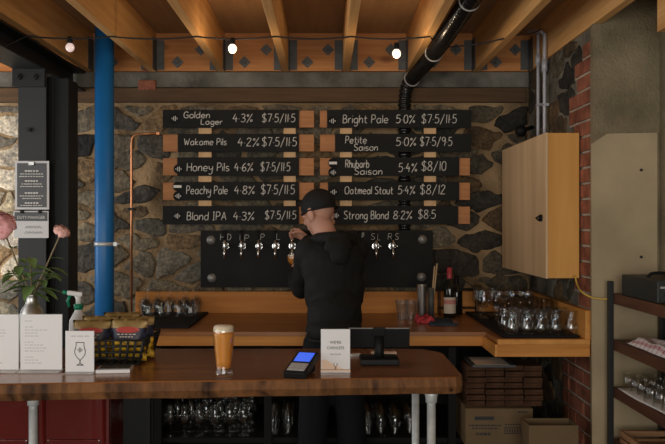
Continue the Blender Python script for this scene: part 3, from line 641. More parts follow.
for (txt, (bx0, bx1), (px0, px1), (y0, y1), items, logos, bars) in rows:
    a = P(bx0, y1, DB); b = P(bx1, y0, DB)
    r = thing('chalkboard', 'black chalkboard strip handwritten with '+txt, 'chalkboard', ((a.x+b.x)/2, DB, a.z), 'beer list chalkboards')
    obj('panel', box(nb(), a.x, b.x, DB-.012, DB, a.z, b.z, .0015), M['board'], r)
    c0 = P(px0, y1-.6, DB); c1 = P(px1-1, y0+.6, DB)
    obj('backing_plank', box(nb(), c0.x, c1.x, DB+.001, DB+.02, c0.z, c1.z, .002), M['plank'], r)
    for nm, its in (('drink_name', items[:-2]), ('strength', items[-2:-1]), ('price', items[-1:])):
        cb = nb()
        for (s, x0, x1, base, cap) in its: hand(cb, s, x0, x1, base, cap, DB-.0135)
        obj(nm, cb, M['chalk'], r)
    for (x, y) in logos: logo(r, x, y)
    for (x, y) in bars:
        cb = nb(); q = P(x, y, DB-.014); cyl(cb, q, q+Vector((0, .004, 0)), .03, 20); bd = obj('badge', cb, M['black'], r)
        cb = nb(); q0 = P(x-4, y+1.3, DB-.016); q1 = P(x+4, y-1.3, DB-.016); box(cb, q0.x, q1.x, DB-.0165, DB-.0145, q0.z, q1.z); obj('badge_stripe', cb, M['chalk'], bd)
for i, (x0, x1, lab) in enumerate(((198, 211, 'pale vertical batten behind the drink names of the Golden Lager column'), (283.5, 295.5, 'pale vertical batten behind the prices of the Golden Lager column'), (340, 352, 'pale vertical batten behind the drink names of the Bright Pale column'), (424.5, 436.5, 'pale vertical batten behind the prices of the Bright Pale column'))):
    a = P(x0, 224, DB); b = P(x1, 111, DB)
    o = obj('batten', box(nb(), a.x, b.x, DB+.0205, DB+.045, a.z, b.z), M['batten'], loc=((a.x+b.x)/2, DB, a.z)); tag(o, lab, 'batten', 'battens carrying the chalkboards')

# ------------------------------------------------------------------ tap panel and taps
a = P(200.5, 287.5, DB); b = P(433, 230.5, DB)
tp = thing('tap_panel', 'wide black wall panel carrying the row of beer taps', 'panel', ((a.x+b.x)/2, DB, a.z))
obj('panel', box(nb(), a.x, b.x, DB, DB+.03, a.z, b.z, .003), M['board'], tp)
for (x, y) in ((211, 240), (212, 278), (422.5, 239.5), (421.5, 277)):
    c = P(x, y, DB); cb = nb(); t2 = nb(); lathe(t2, [(0, .012), (.012, .012), (.014, .010), (.026, .006), (.029, .0), (0, 0)], 20); t2.transform(Matrix.Translation(c) @ Matrix.Rotation(PI/2, 4, 'X')); merge(cb, t2); obj('bolt_cap', cb, M['cap_steel'], tp)
cb = nb()
for (s, x0, x1, y) in (('H', 220.3, 224.2, 240), ('D', 227.5, 231, 240), ('I', 239.5, 240.6, 240), ('P', 244.5, 249, 241), ('P', 260.5, 264.5, 240), ('L', 276.5, 280, 239.5), ('I', 290.5, 291.4, 240), ('P', 362, 364, 239), ('S', 371, 374.8, 239.5), ('L', 377.5, 380, 240), ('R', 388, 392, 239.5), ('S', 395, 398.5, 239.5)):
    obj('tap_letter', hand(nb(), s, x0, x1, y, 6, DB-.001, .0014), M['chalk'], tp)
tx = [224.5+16.87*i for i in range(11)]
tap0 = None
dt = 4.925
def tap_label(i):
    if i in (0, 1, 2, 3): return ['chrome beer tap marked H D, first in the row', 'chrome beer tap second in the row from the blue pipe side', 'chrome beer tap third in the row, under a chalked P', 'chrome beer tap under a chalked L beside the raised hand'][i]
    if i == 4: return 'chrome beer tap being pulled by the barman over the glass'
    if i == 9: return 'chrome beer tap marked S L past the shoulder of the barman'
    if i == 10: return 'chrome beer tap marked R S, last in the row'
    return 'chrome beer tap hidden behind the back of the barman'
for i, x in enumerate(tx):
    c = P(x, 247, dt)
    if tap0 is None:
        tap0 = r = thing('beer_tap', tap_label(0), 'tap', c, 'beer taps')
        cb = nb(); cyl(cb, c+Vector((0, .075, .004)), c+Vector((0, .0, .004)), .011, 14); cyl(cb, c+Vector((0, .075, .004)), c+Vector((0, .068, .004)), .022, 16); obj('shank', cb, M['chrome'], r)
        cb = nb(); lathe(cb, [(0, .045), (.005, .045), (.007, .036), (.011, .026), (.013, .012), (.0125, -.008), (.010, -.016), (0, -.016)], 16, c); obj('body', cb, M['chrome'], r)
        cb = nb(); tube(cb, [c+Vector((0, 0, -.01)), c+Vector((0, -.008, -.035)), c+Vector((0, -.012, -.068))], [.0095, .0085, .0075], 14); obj('spout', cb, M['chrome'], r)
        cb = nb(); tube(cb, [c+Vector((.008, -.006, .004)), c+Vector((.022, -.01, .006)), c+Vector((.03, -.012, .008))], [.006, .005, .008], 10); obj('flow_lever', cb, M['chrome'], r)
        cb = nb(); tube(cb, [c+Vector((0, 0, .042)), c+Vector((0, -.002, .06)), c+Vector((0, -.006, .1))], [.005, .007, .010], 12); obj('handle', cb, M['black_gloss'], r)
    else: dup(tap0, c, label=tap_label(i), group='beer taps')

# ------------------------------------------------------------------ glassware prototypes (made at the origin, standing on z = 0)
def wall_prof(outer, th):
    """outer (r,z) from base to rim; inner back down"""
    inner = [(max(r-th, 0.0), z) for r, z in outer if z > outer[0][1]+0.008]
    return [(0, outer[0][1])]+outer+inner[::-1]+[(0, outer[0][1]+0.008)]
def glass(name, label, cat, prof, loc, group, flip=False, n=14):
    bm = nb(); lathe(bm, prof, n)
    if flip:
        zt = max(z for _, z in prof); bm.transform(Matrix.Translation((0, 0, zt)) @ Matrix.Rotation(PI, 4, 'X'))
    bm.transform(Matrix.Translation(loc)); o = obj(name, bm, M['glass'], loc=loc); return tag(o, label, cat, group)
stem_prof = [(0, 0), (.030, 0), (.031, .002), (.012, .006), (.0045, .012), (.004, .045), (.006, .052), (.020, .062), (.034, .082), (.037, .105), (.032, .132), (.029, .152), (.0305, .160),
             (.029, .160), (.0275, .151), (.0305, .131), (.0352, .105), (.032, .084), (.018, .066), (0, .060)]
tumbler_prof = [(0, 0), (.026, 0), (.030, .004), (.034, .022), (.034, .04), (.027, .066), (.024, .08), (.028, .1), (.0335, .115), (.032, .115), (.0265, .1), (.0225, .08), (.0255, .066), (.032, .04), (.032, .022), (.027, .009), (0, .008)]
tall_prof = [(0, 0), (.025, 0), (.027, .004), (.031, .06), (.035, .145), (.0335, .145), (.0295, .06), (.0255, .012), (0, .011)]
def rack(proto_args, spots, z, jitter=0.003):
    first = None; rg = random.Random(len(spots))
    for (x, y) in spots:
        loc = Vector((x+rg.uniform(-jitter, jitter), y+rg.uniform(-jitter, jitter), z))
        if first is None: first = glass(*proto_args[:4], loc, *proto_args[4:])
        else: dup(first, loc, rg.uniform(0, 6))
    return first
mt = tag(obj('bar_mat', box(nb(), -1.12, -.735, 4.3, 5.0, ZB, ZB+.012, .003), M['rubber'], loc=(-.93, 4.65, ZB)), 'black rubber bar mat under the upturned glasses by the copper pipe', 'mat')
sp = [(x, y) for y in (4.74, 4.83, 4.92) for x in ([-1.10, -1.025, -.955, -.86, -.79] if y > 4.8 else [-1.06, -.99, -.88, -.81])]
rack(('stemmed_glass', 'upturned stemmed beer glass on the black mat by the copper pipe', 'glass', stem_prof, 'upturned stemmed glasses on the bar mat by the copper pipe', True), sp, ZB+.0125)
tag(obj('bar_mat', box(nb(), .87, 1.25, 3.94, 5.0, ZB+.0035, ZB+.014, .003), M['rubber'], loc=(1.05, 4.4, ZB)), 'black rubber bar mat under the tumblers beside the brick wall', 'mat')
zm = ZB+.0145
rack(('tumbler', 'bulbous clear tumbler standing on the mat beside the brick wall', 'glass', tumbler_prof, 'bulbous tumblers on the mat beside the brick wall'), [(.93+.073*i+.03*(j % 2), 4.0+.085*j) for j in range(3) for i in range(5 if j % 2 == 0 else 4)], zm)
rack(('tall_glass', 'tall clear glass in the middle rows of the mat by the brick wall', 'glass', tall_prof, 'tall glasses behind the bulbous tumblers'), [(.98+.08*i, 4.33+.1*j) for j in range(3) for i in range(4 if j < 2 else 3) if .98+.08*i < 1.23], zm)
rack(('stemmed_glass', 'upright stemmed glass at the far end of the mat below the cupboard', 'glass', stem_prof, 'stemmed glasses below the cupboard'), [(.92+.085*i, 4.66+.09*j) for j in range(3) for i in range(4)], zm)
# glass store below the back bar
zs = .3855
rack(('stemmed_glass', 'stemmed glass in the crowded rack below the back bar, behind the pint', 'glass', stem_prof, 'stemmed glasses stored below the back bar behind the pint'), [(-.83+.078*i+.02*(j % 2), 4.27+.085*j) for j in range(5) for i in range(6)], zs)
rack(('tall_glass', 'tall glass below the back bar beside the legs of the barman', 'glass', tall_prof, 'tall glasses stored below the back bar'), [(-.28+.078*i, 4.27+.09*j) for j in range(4) for i in range(3)]+[(.22+.075*i, 4.27+.09*j) for j in range(4) for i in range(4)], zs)

# ------------------------------------------------------------------ things on the back bar
first = None
for i, (x, y, tall) in enumerate(((402, 320, 1), (411, 320, 1))):
    c = on(x, y, ZB); c.z = ZB+.0005
    bm = nb(); lathe(bm, [(0, 0), (.026, 0), (.0265, .003), (.037, .098), (.0385, .1), (.0375, .101), (.036, .097), (.0255, .006), (0, .005)], 20)
    for k in range(1, 3): lathe(bm, [(.0368+.0002*k, .095+.008*k), (.0385, .097+.008*k), (.0385, .1+.008*k), (.0365, .1+.008*k)], 20, closed=True)
    bm.transform(Matrix.Translation(c)); tag(obj('plastic_cup', bm, M['plastic_clear'], loc=c), ['clear plastic cup stack nearer the barman, beside the steel shaker', 'clear plastic cup stack touching the steel shaker'][i], 'cup', 'plastic cup stacks')
c = on(422, 319, ZB); c.z = ZB+.0005
t = thing('steel_canister', 'tall polished steel canister holding pale sticks on the back bar', 'canister', c)
bm = nb(); lathe(bm, [(0, 0), (.029, 0), (.03, .003), (.03, .2), (.031, .203), (.029, .203), (.028, .2), (.028, .006), (0, .005)], 24, c); obj('body', bm, M['steel'], t)
c = on(431, 318, ZB); c.z = ZB+.0005
t = thing('utensil_tube', 'slim dark metal tube behind the steel canister', 'container', c)
bm = nb(); lathe(bm, [(0, 0), (.019, 0), (.02, .18), (.018, .18), (.017, .006), (0, .005)], 18, c); obj('body', bm, M['bracket'], t)
for k, (dx, dz) in enumerate(((.022, .31), (.036, .325))):
    bm = nb(); tube(bm, [c+Vector((-.004+.008*k, 0, .01)), c+Vector((dx, .0, dz))], [.0042, .005], 8); bm.transform(Matrix())
    tag(obj('stirring_stick', bm, M['stick'], loc=c+Vector((0, 0, .01))), ['pale wooden stick leaning in the metal tube, nearer the taps', 'taller pale wooden stick leaning in the metal tube'][k], 'stick', 'sticks in the metal tube')
def bottle(x, y, h, lab, red):
    c = on(x, y, ZB); c.z = ZB+.0005
    t = thing('wine_bottle', lab, 'bottle', c); k = h/.3
    bm = nb(); lathe(bm, [(0, 0), (.034, 0), (.037, .004*k), (.037, .17*k), (.034, .19*k), (.017, .225*k), (.0145, .24*k), (.0145, .295*k), (.0155, .296*k), (.0155, .3*k), (0, .3*k)], 24, c); obj('glass_body', bm, M['wine'], t)
    bm = nb(); lathe(bm, [(.0152, .235*k), (.0158, .24*k), (.0158, .301*k), (0, .302*k)], 20, c); obj('capsule', bm, M['capsule' if red else 'black_gloss'], t)
    bm = nb(); n = 14
    def arc(z0, z1, mm, r=.0375):
        b2 = nb(); vs = [[b2.verts.new(c+Vector((r*math.sin(u), -r*math.cos(u), z))) for z in (z0, z1)] for u in [(-1.3+2.6*q/n) for q in range(n+1)]]
        for p, q in zip(vs, vs[1:]): b2.faces.new((p[0], q[0], q[1], p[1])).smooth = True
        return b2
    if not red: return t
    lb = obj('label_sheet', arc(.03, .125*k, 0), M['cream_label'], t); obj('label_band', arc(.085, .11, 0, .0378), M['pink_label'], lb)
    return t
bottle(449.5, 318, .30, 'dark wine bottle with red capsule and cream label on the back bar', True)
bottle(456.5, 314.5, .24, 'shorter dark wine bottle behind the one with red capsule', False)
t = thing('wire_rack', 'black wire stand on the back bar behind the wine bottles', 'rack', on(460, 314.5, ZB))
z0 = ZB+.005; yy = 4.93
fr = [(P(440, 0, yy).x, yy), (P(478, 0, yy).x, yy), (P(478, 0, yy).x, yy+.08), (P(440, 0, yy).x, yy+.08)]
for i, (x, y) in enumerate(fr): obj('leg', cyl(nb(), (x, y, ZB+.0005), (x, y, ZB+.16), .004, 8), M['black_steel'], t)
bm = nb()
for zz in (ZB+.04, ZB+.155): tube(bm, [(*p, zz) for p in fr+[fr[0]]], .0035, 8)
obj('rail', bm, M['black_steel'], t)
bm = nb(); tube(bm, catmull([(fr[0][0], yy, ZB+.155), (fr[0][0]+.05, yy, ZB+.23), (fr[0][0]+.09, yy, ZB+.30), (fr[0][0]+.13, yy, ZB+.23), (fr[1][0], yy, ZB+.155)], 5), .0035, 8); obj('arch', bm, M['black_steel'], t)
def cloth(name, lab, x0, x1, y0, y1, z, m, h=.02, seed=0, nx=26, ny=18, edge=0.012, base_loc=None):
    bm = nb(); g = []
    for i in range(nx):
        row = []
        for j in range(ny):
            u, v = i/(nx-1), j/(ny-1); e = min(u, 1-u, v, 1-v)*8
            wob = .06*noise.noise(Vector((u*3, v*3, seed+9)))
            x = x0+(x1-x0)*(u+wob); y = y0+(y1-y0)*(v+wob*.6)
            zz = z+min(1, e)*(.006+h*(.5+.5*noise.noise(Vector((u*4, v*4, seed)))))
            row.append(bm.verts.new((x, y, zz+.003)))
        g.append(row)
    for i in range(nx-1):
        for j in range(ny-1): bm.faces.new((g[i][j], g[i+1][j], g[i+1][j+1], g[i][j+1])).smooth = True
    bmesh.ops.recalc_face_normals(bm, faces=bm.faces[:]); bmesh.ops.solidify(bm, geom=bm.faces[:], thickness=.003)
    o = obj(name, bm, M[m], loc=((x0+x1)/2, (y0+y1)/2, z)); return tag(o, lab, 'cloth')
a = on(430, 326, ZB); b = on(463, 317.5, ZB)
cloth('bar_cloth', 'folded blue grey cloth on the back bar by the wine bottle', a.x, a.x+.155, a.y, a.y+.3, ZB+.0005, 'blue_cloth', .012, 3)
a = on(418, 325, ZB)
cloth('patterned_cloth', 'crumpled red patterned cloth on the back bar by the steel canister', a.x, a.x+.11, a.y+.05, a.y+.2, ZB+.0005, 'red_cloth', .045, 5)

# ------------------------------------------------------------------ front counter
ZF = 1.05
rf = random.Random(21)
bm = nb(); n = 90; xa, xb = -1.62, 0.420
def front_y(x): return 2.335+(x+.95)/1.36*.105
top, mid, low = [], [], []
for i in range(n+1):
    x = xa+(xb-xa)*i/n; w = noise.noise(Vector((x*5, 1, 0)))*.006+noise.noise(Vector((x*21, 4, 0)))*.002
    yf = front_y(x)+w
    if x > xb-.03: yf += .02*((x-xb+.03)/.03)**2
    top.append((x, yf+.004, ZF-.003)); mid.append((x, yf-.004+noise.noise(Vector((x*13, 9, 0)))*.004, ZF-.028)); low.append((x, yf+.012+noise.noise(Vector((x*8, 5, 0)))*.008, ZF-.052+noise.noise(Vector((x*6, 2, 0)))*.004))
rowsv = []
for pts, yo, zz in ((top, 0, None),):
    pass
R = [[bm.verts.new((p[0], p[1]+.004, ZF)) for p in top], [bm.verts.new(p) for p in top], [bm.verts.new(p) for p in mid], [bm.verts.new(p) for p in low]]
def back_y(x): return 2.985 if x < xb-.1 else 2.985-.10*((x-xb+.1)/.1)**2.2
bt = [bm.verts.new((p[0], back_y(p[0]), ZF)) for p in top]; bb = [bm.verts.new((p[0], back_y(p[0]), ZF-.052)) for p in top]
strips = [bt]+R+[bb, bt]
for a_, b_ in zip(strips, strips[1:]):
    for i in range(n): bm.faces.new((a_[i], a_[i+1], b_[i+1], b_[i]))
for e in (0, n): bm.faces.new([bt[e]]+[r_[e] for r_ in R]+[bb[e]])
t = thing('bar_counter', 'thick live edge timber slab counter on galvanised pipe legs', 'counter', (-.3, 2.7, 0))
M['bar_edge'] = wood('rough_sawn_edge', (0.022, 0.009, 0.004), (0.21, 0.09, 0.03), 'Z', 0.7, 30, 7, 0.95, bump=0.6, ks=12)
so = obj('slab', bm, [M['bar_top'], M['bar_edge']], t)
for f in so.data.polygons:
    if abs(f.normal.z) < 0.75: f.material_index = 1
for x, y in ((.329, 2.50), (.329, 2.94), (-.9, 2.46), (-.9, 2.92), (-1.55, 2.5)):
    lg = obj('leg', cyl(nb(), (x, y, 0), (x, y, ZF-.0655), .0134, 20), M['galv'], t)
    cb = nb(); lathe(cb, [(.0137, ZF-.092), (.0175, ZF-.09), (.0185, ZF-.072), (.0205, ZF-.066), (.0205, ZF-.059), (0, ZF-.059)], 20, (x, y, 0)); obj('flange', cb, M['galv'], lg)

t = thing('red_cabinet', 'glossy red steel cabinet under the counter beside the pipe leg', 'cabinet', (-1.04, 2.95, 0))
ya = 2.78; xl, xm, xr_ = P(-70, 0, ya).x, P(37.5, 0, ya).x, P(109, 0, ya).x
obj('body', box(nb(), xl, xr_, ya+.022, ya+.2, 0, .955, .006), M['red_enamel'], t)
for (u0, u1) in ((xl, xm-.004), (xm+.004, xr_)):
    cb = nb(); box(cb, u0, u1, ya, ya+.0215, .02, .95, .006)
    for zz in (.30, .54, .755): box(cb, u0+.03, u1-.03, ya-.006, ya+.002, zz-.014, zz+.014, .006)
    for uu in (u0+.018, u1-.018): tube(cb, [(uu, ya, .03), (uu, ya, .94)], .007, 8)
    dr = obj('door', cb, M['red_enamel'], t)

# ------------------------------------------------------------------ on the counter
def stand_card(name, lab, cat, x0, x1, ytop, ybot, th=.004, lean=.0, group=None):
    c = on((x0+x1)/2, ybot, ZF); d = c.y; a = P(x0, ybot, d); b = P(x1, ytop, d)
    t = thing(name, lab, cat, (c.x, d, ZF), group); t['_'] = 0; del t['_']
    return t, a.x, b.x, d, b.z
for i, (x0, x1) in enumerate(((-24, 18.5), (20.5, 62))):
    t, ax, bx, d, zt = stand_card('menu_stand', ['white printed menu in a clear stand, cut off by the picture edge', 'white printed menu in a clear stand in front of the vase'][i], 'menu', x0, x1, 314, 371.5, group='menus on the counter')
    obj('sheet', box(nb(), ax, bx, d-.0005, d+.0005, ZF+.006, zt-.002), M['paper'], t)
    hb = nb(); box(hb, ax-.001, bx+.001, d+.0007, d+.0035, ZF+.0003, zt, .0008); box(hb, ax-.001, bx+.001, d-.035, d+.035, ZF+.0003, ZF+.0035, .0008); obj('clear_holder', hb, M['plastic_clear'], t)
    ln = nb(); rr = random.Random(i+4); c = (ax+bx)/2
    for k, y in enumerate(range(321, 366, 3)):
        z = P(0, y, d).z
        if k in (1, 6, 11): continue
        hd = k in (0, 2, 7, 12); hw = .012 if hd else rr.uniform(.018, .038)
        x = ax+.014
        while x < ax+.014+hw*2:
            w = rr.uniform(.004, .012); box(ln, x, x+w, d-.0009, d-.0006, z-.0012, z+.0012); x += w+.003
    obj('lettering', ln, M['grey_print'], t)
t, ax, bx, d, zt = stand_card('drawing_card', 'small white card with an outline drawing of a stemmed glass', 'card', 65.5, 94, 331, 373)
obj('sheet', box(nb(), ax, bx, d-.0008, d+.0008, ZF+.004, zt), M['paper'], t)
hb = nb(); box(hb, ax-.001, bx+.001, d+.001, d+.0035, ZF+.0003, zt+.001, .0008); box(hb, ax-.001, bx+.004, d-.03, d+.03, ZF+.0003, ZF+.003, .0008); obj('clear_holder', hb, M['plastic_clear'], t)
dw = nb(); L_ = [(-4, 342.5), (-4, 346), (-5.3, 351), (-4.6, 355), (-2, 358.5), (-.4, 360), (-.4, 363.5), (-3.4, 365)]
for s in (1, -1): tube(dw, catmull([P(80+s*u, y, d-.001) for u, y in L_], 5), .0011, 4)
tube(dw, [P(76, 342.5, d-.001), P(84, 342.5, d-.001)], .0011, 4); tube(dw, [P(76.6, 365.2, d-.001), P(83.4, 365.2, d-.001)], .0013, 4)
for u, h in ((-2, 1), (-.7, 2.6), (.7, 2.2), (2, 1)): tube(dw, [P(80+u, 350-h, d-.001), P(80+u, 350+h, d-.001)], .001, 4)
for s in (-1, 1): tube(dw, [P(80+s*4.6, 348.5, d-.001), P(80+s*4.4, 349.5, d-.001)], .0008, 4)
obj('drawing', dw, M['ink'], t)
ln = nb(); printed(ln, 'glass', P(80, 336.5, d-.001), .008, (1, 0, 0), (0, 0, 1), width=.001) if False else None
for (x0, x1) in ((71, 76), (77, 83), (84.5, 89)): box(ln, P(x0, 0, d).x, P(x1, 0, d).x, d-.0012, d-.0008, P(0, 336.6, d).z, P(0, 335.6, d).z)
obj('lettering', ln, M['grey_print'], t)
# card stack
c = on(115, 371, ZF)
t = thing('card_stack', 'low stack of white cards with a dark photo on top, beside the snack basket', 'cards', (c.x, c.y, ZF))
R45 = Matrix.Rotation(.10, 3, 'Z')
cb = nb(); bxc(cb, (c.x, c.y, ZF+.006), .105, .085, .011, R45, .001); obj('cards', cb, M['paper'], t)
cb = nb(); bxc(cb, (c.x, c.y+.004, ZF+.0125), .095, .064, .0015, R45); obj('photo', cb, M['poster'], t)

# pint of beer
c = on(223.7, 375.6, ZF); c.z = ZF+.0005
t = thing('pint_of_beer', 'full pint glass of hazy amber beer with a foam head on the counter', 'beer', c)
SQ = lambda pr: [(r, z*.935) for r, z in pr]
outer = [(.0265, 0), (.0285, .004), (.0275, .012), (.0245, .022), (.0262, .05), (.0305, .1), (.0335, .132), (.0335, .15), (.0322, .163)]
bm = nb(); lathe(bm, SQ([(0, 0)]+outer+[(.0305, .163), (.0316, .15), (.0316, .132), (.0286, .1), (.0243, .05), (.0222, .026), (0, .021)]), 40, c); obj('glass_body', bm, M['glass'], t)
bm = nb(); lathe(bm, SQ([(0, .0205), (.0221, .0255), (.02425, .05), (.02855, .1), (.03155, .132), (.03155, .145), (0, .145)]), 40, c); obj('beer', bm, M['beer'], t)
bm = nb(); lathe(bm, SQ([(0, .1455), (.03155, .1455), (.03155, .15), (.0307, .161), (.026, .165), (.012, .1665), (0, .1665)]), 40, c); obj('foam', bm, M['foam'], t)

# payment terminal (faces the customers, tilted up)
c = on(301, 380, ZF)
t = thing('payment_terminal', 'black card payment terminal with a lit blue screen on the counter', 'card terminal', (c.x, c.y+.03, ZF))
Rz = Matrix.Rotation(-.32, 3, 'Z'); Rt = Rz @ Matrix.Rotation(math.radians(19), 3, 'X')
o3 = Vector((c.x+.0, c.y+.062, ZF+.034))
def loc_(x, y, z): return o3+Rt @ Vector((x, y, z))
cb = nb(); bxc(cb, o3, .072, .135, .022, Rt, .005); bxc(cb, o3+Vector((.004, .035, -.012)), .06, .06, .037, Rz, .005); obj('case', cb, M['black_gloss'], t)
cb = nb(); bxc(cb, loc_(.0, .030, .0115), .052, .055, .001, Rt); obj('screen', cb, M['blue_screen'], t)
cb = nb(); bxc(cb, loc_(.0, -.032, .0115), .056, .045, .002, Rt, .0008); kp = obj('keypad', cb, M['terminal_grey'], t)
cb = nb()
for i in range(3):
    for j in range(3): bxc(cb, loc_(-.017+.017*i, -.045+.013*j, .0128), .012, .008, .0012, Rt)
obj('keys', cb, M['terminal_grey'], kp)

# cashless sign
t, ax, bx, d, zt = stand_card('cashless_sign', 'white upright WE\'RE CASHLESS sign in a clear stand', 'sign', 321, 350, 329, 373)
obj('sheet', box(nb(), ax, bx, d-.0008, d+.0008, ZF+.012, zt-.001), M['paper'], t)
hb = nb(); box(hb, ax-.001, bx+.001, d+.001, d+.004, ZF+.0003, zt, .0008); box(hb, ax-.001, bx+.001, d-.006, d+.05, ZF+.0003, ZF+.005, .0008); obj('clear_holder', hb, M['plastic_clear'], t)
obj('wood_foot', box(nb(), ax-.001, bx+.001, d-.010, d-.0015, ZF+.0052, ZF+.0115, .001), M['peach'], t)
cb = nb(); pts = [(321.5, 360), (325, 359.5), (329, 361.5), (334, 365), (340, 367.5), (344, 369), (321.5, 369)]
cb.faces.new([cb.verts.new(P(x, y, d-.0011)) for x, y in pts]); obj('peach_wave', cb, M['peach'], t)
ln = nb(); printed(ln, "WE'RE", P(335.5, 342.5, d-.0011), .0125, (1, 0, 0), (0, 0, 1), width=.036); printed(ln, 'CASHLESS', P(335.5, 348, d-.0011), .0125, (1, 0, 0), (0, 0, 1), width=.054)
printed(ln, 'TAP TO PAY', P(335.5, 354.5, d-.0011), .007, (1, 0, 0), (0, 0, 1), width=.034)
dv = [(-1.6, 363), (-1.6, 365), (-.9, 366.4), (-.25, 367), (-.25, 368.6), (-1.4, 369.2)]
for s in (1, -1): tube(ln, [P(335.5+s*u, y, d-.001) for u, y in dv], .0009, 4)
obj('lettering', ln, M['ink'], t)

# tablet seen from behind
c = on(379, 363, ZF)
t = thing('tablet_till', 'black tablet till seen from behind on a swivel stand', 'tablet', (c.x, c.y, ZF))
d = c.y+.02; Rx = Matrix.Rotation(math.radians(12), 3, 'X')
cb = nb(); bxc(cb, P(379, 338.5, d)+Vector((0, .012, .0)), P(410.5, 0, d).x-P(348.5, 0, d).x, .010, .068, Rx, .003); tb = obj('tablet', cb, M['black_gloss'], t)
cb = nb(); bxc(cb, P(379, 328.7, d)+Vector((0, .006, 0)), P(410, 0, d).x-P(349, 0, d).x, .003, .0035, Rx); obj('bright_rim', cb, M['terminal_grey'], tb)
cb = nb(); bxc(cb, P(379, 331, d)+Vector((0, -.004, -.002)), .042, .012, .03, Rx, .003); tube(cb, [P(379, 336, d)+Vector((0, -.004, 0)), P(379, 350, d)+Vector((0, -.012, 0)), P(379, 360, d)], [.014, .016, .018], 12); obj('neck', cb, M['black_gloss'], t)
cb = nb(); bxc(cb, (c.x, c.y, ZF+.011), .128, .12, .021, None, .005); obj('foot', cb, M['black_gloss'], t)
c = on(356, 356.5, ZF); cb = nb(); bxc(cb, (c.x, c.y+.01, ZF+.004), .04, .03, .007, Matrix.Rotation(.3, 3, 'Z'), .001); tag(obj('card_pad', cb, M['paper'], loc=(c.x, c.y, ZF)), 'small pad of cards behind the cashless sign', 'cards')
c = on(384, 354.5, ZF); cb = nb(); bxc(cb, (c.x, c.y+.01, ZF+.004), .09, .03, .007, None, .001); tag(obj('paper_slip', cb, M['peach'], loc=(c.x, c.y, ZF)), 'pale paper slip lying behind the tablet stand', 'paper')

# vase and peonies
vc = on(31.5, 359, ZF); vc = Vector((P(32, 0, 2.72).x, 2.72, ZF+.0005))
t = thing('flower_vase', 'narrow necked silvery vase behind the menus holding pink peonies', 'vase', vc)
bm = nb(); lathe(bm, [(0, 0), (.04, 0), (.043, .01), (.045, .10), (.043, .145), (.036, .172), (.024, .192), (.019, .203), (.0185, .222), (.021, .226), (.019, .226), (.0165, .22), (.0165, .203), (.032, .17), (.039, .143), (.041, .09), (.039, .012), (0, .008)], 32, vc); obj('body', bm, M['steel'], t)
mouth = vc+Vector((0, 0, .2))
def leaf(bm, base, dirv, length, width, droop, seed):
    dirv = dirv.normalized(); side = dirv.cross(Vector((0, 0, 1))).normalized(); up = side.cross(dirv); n = 8; L3 = []
    for i in range(n+1):
        u = i/n; c = base+dirv*length*u+Vector((0, 0, -droop*u*u)); w = 1.55*width*math.sin(PI*min(1, u*.97+.03))**.8*(1-.35*u)
        L3.append([bm.verts.new(c-side*w+up*w*.35), bm.verts.new(c), bm.verts.new(c+side*w+up*w*.35)])
    for a, b in zip(L3, L3[1:]):
        for k in range(2): bm.faces.new((a[k], a[k+1], b[k+1], b[k])).smooth = True
    return bm
def bloom(bm, c, r, axis, squash, rnd, n=46):
    q = Vector((0, 0, 1)).rotation_difference(axis.normalized())
    for k in range(n):
        ring = k/n; th = k*2.39996; ph = .15+1.35*ring  # polar angle of the petal
        pd = Vector((math.sin(ph)*math.cos(th), math.sin(ph)*math.sin(th), math.cos(ph)*squash))
        s = r*(.5+.55*ring+.12*rnd.uniform(-1, 1)); W_ = r*(.30+.25*rnd.random()); m = 5; g = []
        tang = Vector((-math.sin(th), math.cos(th), 0)); up = Vector((math.cos(ph)*math.cos(th), math.cos(ph)*math.sin(th), -math.sin(ph)*squash))
        for i in range(m):
            row = []
            for j in range(m):
                u = (i/(m-1)-.5)*2; v = (j/(m-1)-.5)*2
                p = pd*s-(u*u*.35+v*v*.25)*pd*W_+tang*u*W_*(1-.25*abs(v))-up*v*W_*.9+Vector((rnd.uniform(-1, 1), rnd.uniform(-1, 1), rnd.uniform(-1, 1)))*r*.07
                row.append(bm.verts.new(c+q @ p))
            g.append(row)
        for i in range(m-1):
            for j in range(m-1): bm.faces.new((g[i][j], g[i+1][j], g[i+1][j+1], g[i][j+1])).smooth = True
    ell(bm, c, r*.42, r*.42, r*.36, n=12)
    return bm
def peony(lab, tip, r, mt_, axis, rnd, leaves):
    t = thing('peony', lab, 'flower', mouth)
    pts = catmull([vc+Vector((0, 0, .05)), mouth, mouth.lerp(tip, .5)+Vector((0, 0, .006)), tip], 6); obj('stem', tube(nb(), pts, .0028, 8), M['stem'], t)
    obj('bloom', bloom(nb(), tip, r, axis, .8, rnd), M[mt_], t)
    for (u, dv, ln_, w) in leaves:
        base = mouth.lerp(tip, u)+Vector((0, 0, .004)); obj('leaf', leaf(nb(), base, Vector(dv), ln_, w, .02, 1), M['leaf'], t)
rp = random.Random(8)
peony('dusty pink peony on a long stem leaning towards the column side', P(61.5, 232, 2.66), .029, 'petal_pale', Vector((.45, -.3, .8)), rp,
      [(.35, (.8, -.2, .1), .075, .009), (.6, (.75, -.1, .25), .055, .008), (.3, (.5, -.8, .0), .07, .011), (.45, (-.6, -.4, .35), .05, .010), (.18, (.9, .2, .0), .09, .010)])
peony('big pink peony cut off by the picture edge', P(1.5, 226, 2.62), .047, 'petal', Vector((.2, -.6, .5)), rp,
      [(.35, (-.4, -.7, .2), .08, .012), (.55, (.7, -.5, .1), .06, .011), (.7, (.5, -.6, .3), .055, .010), (.2, (-.9, -.3, -.1), .09, .013), (.45, (.3, -.8, -.1), .07, .012)])
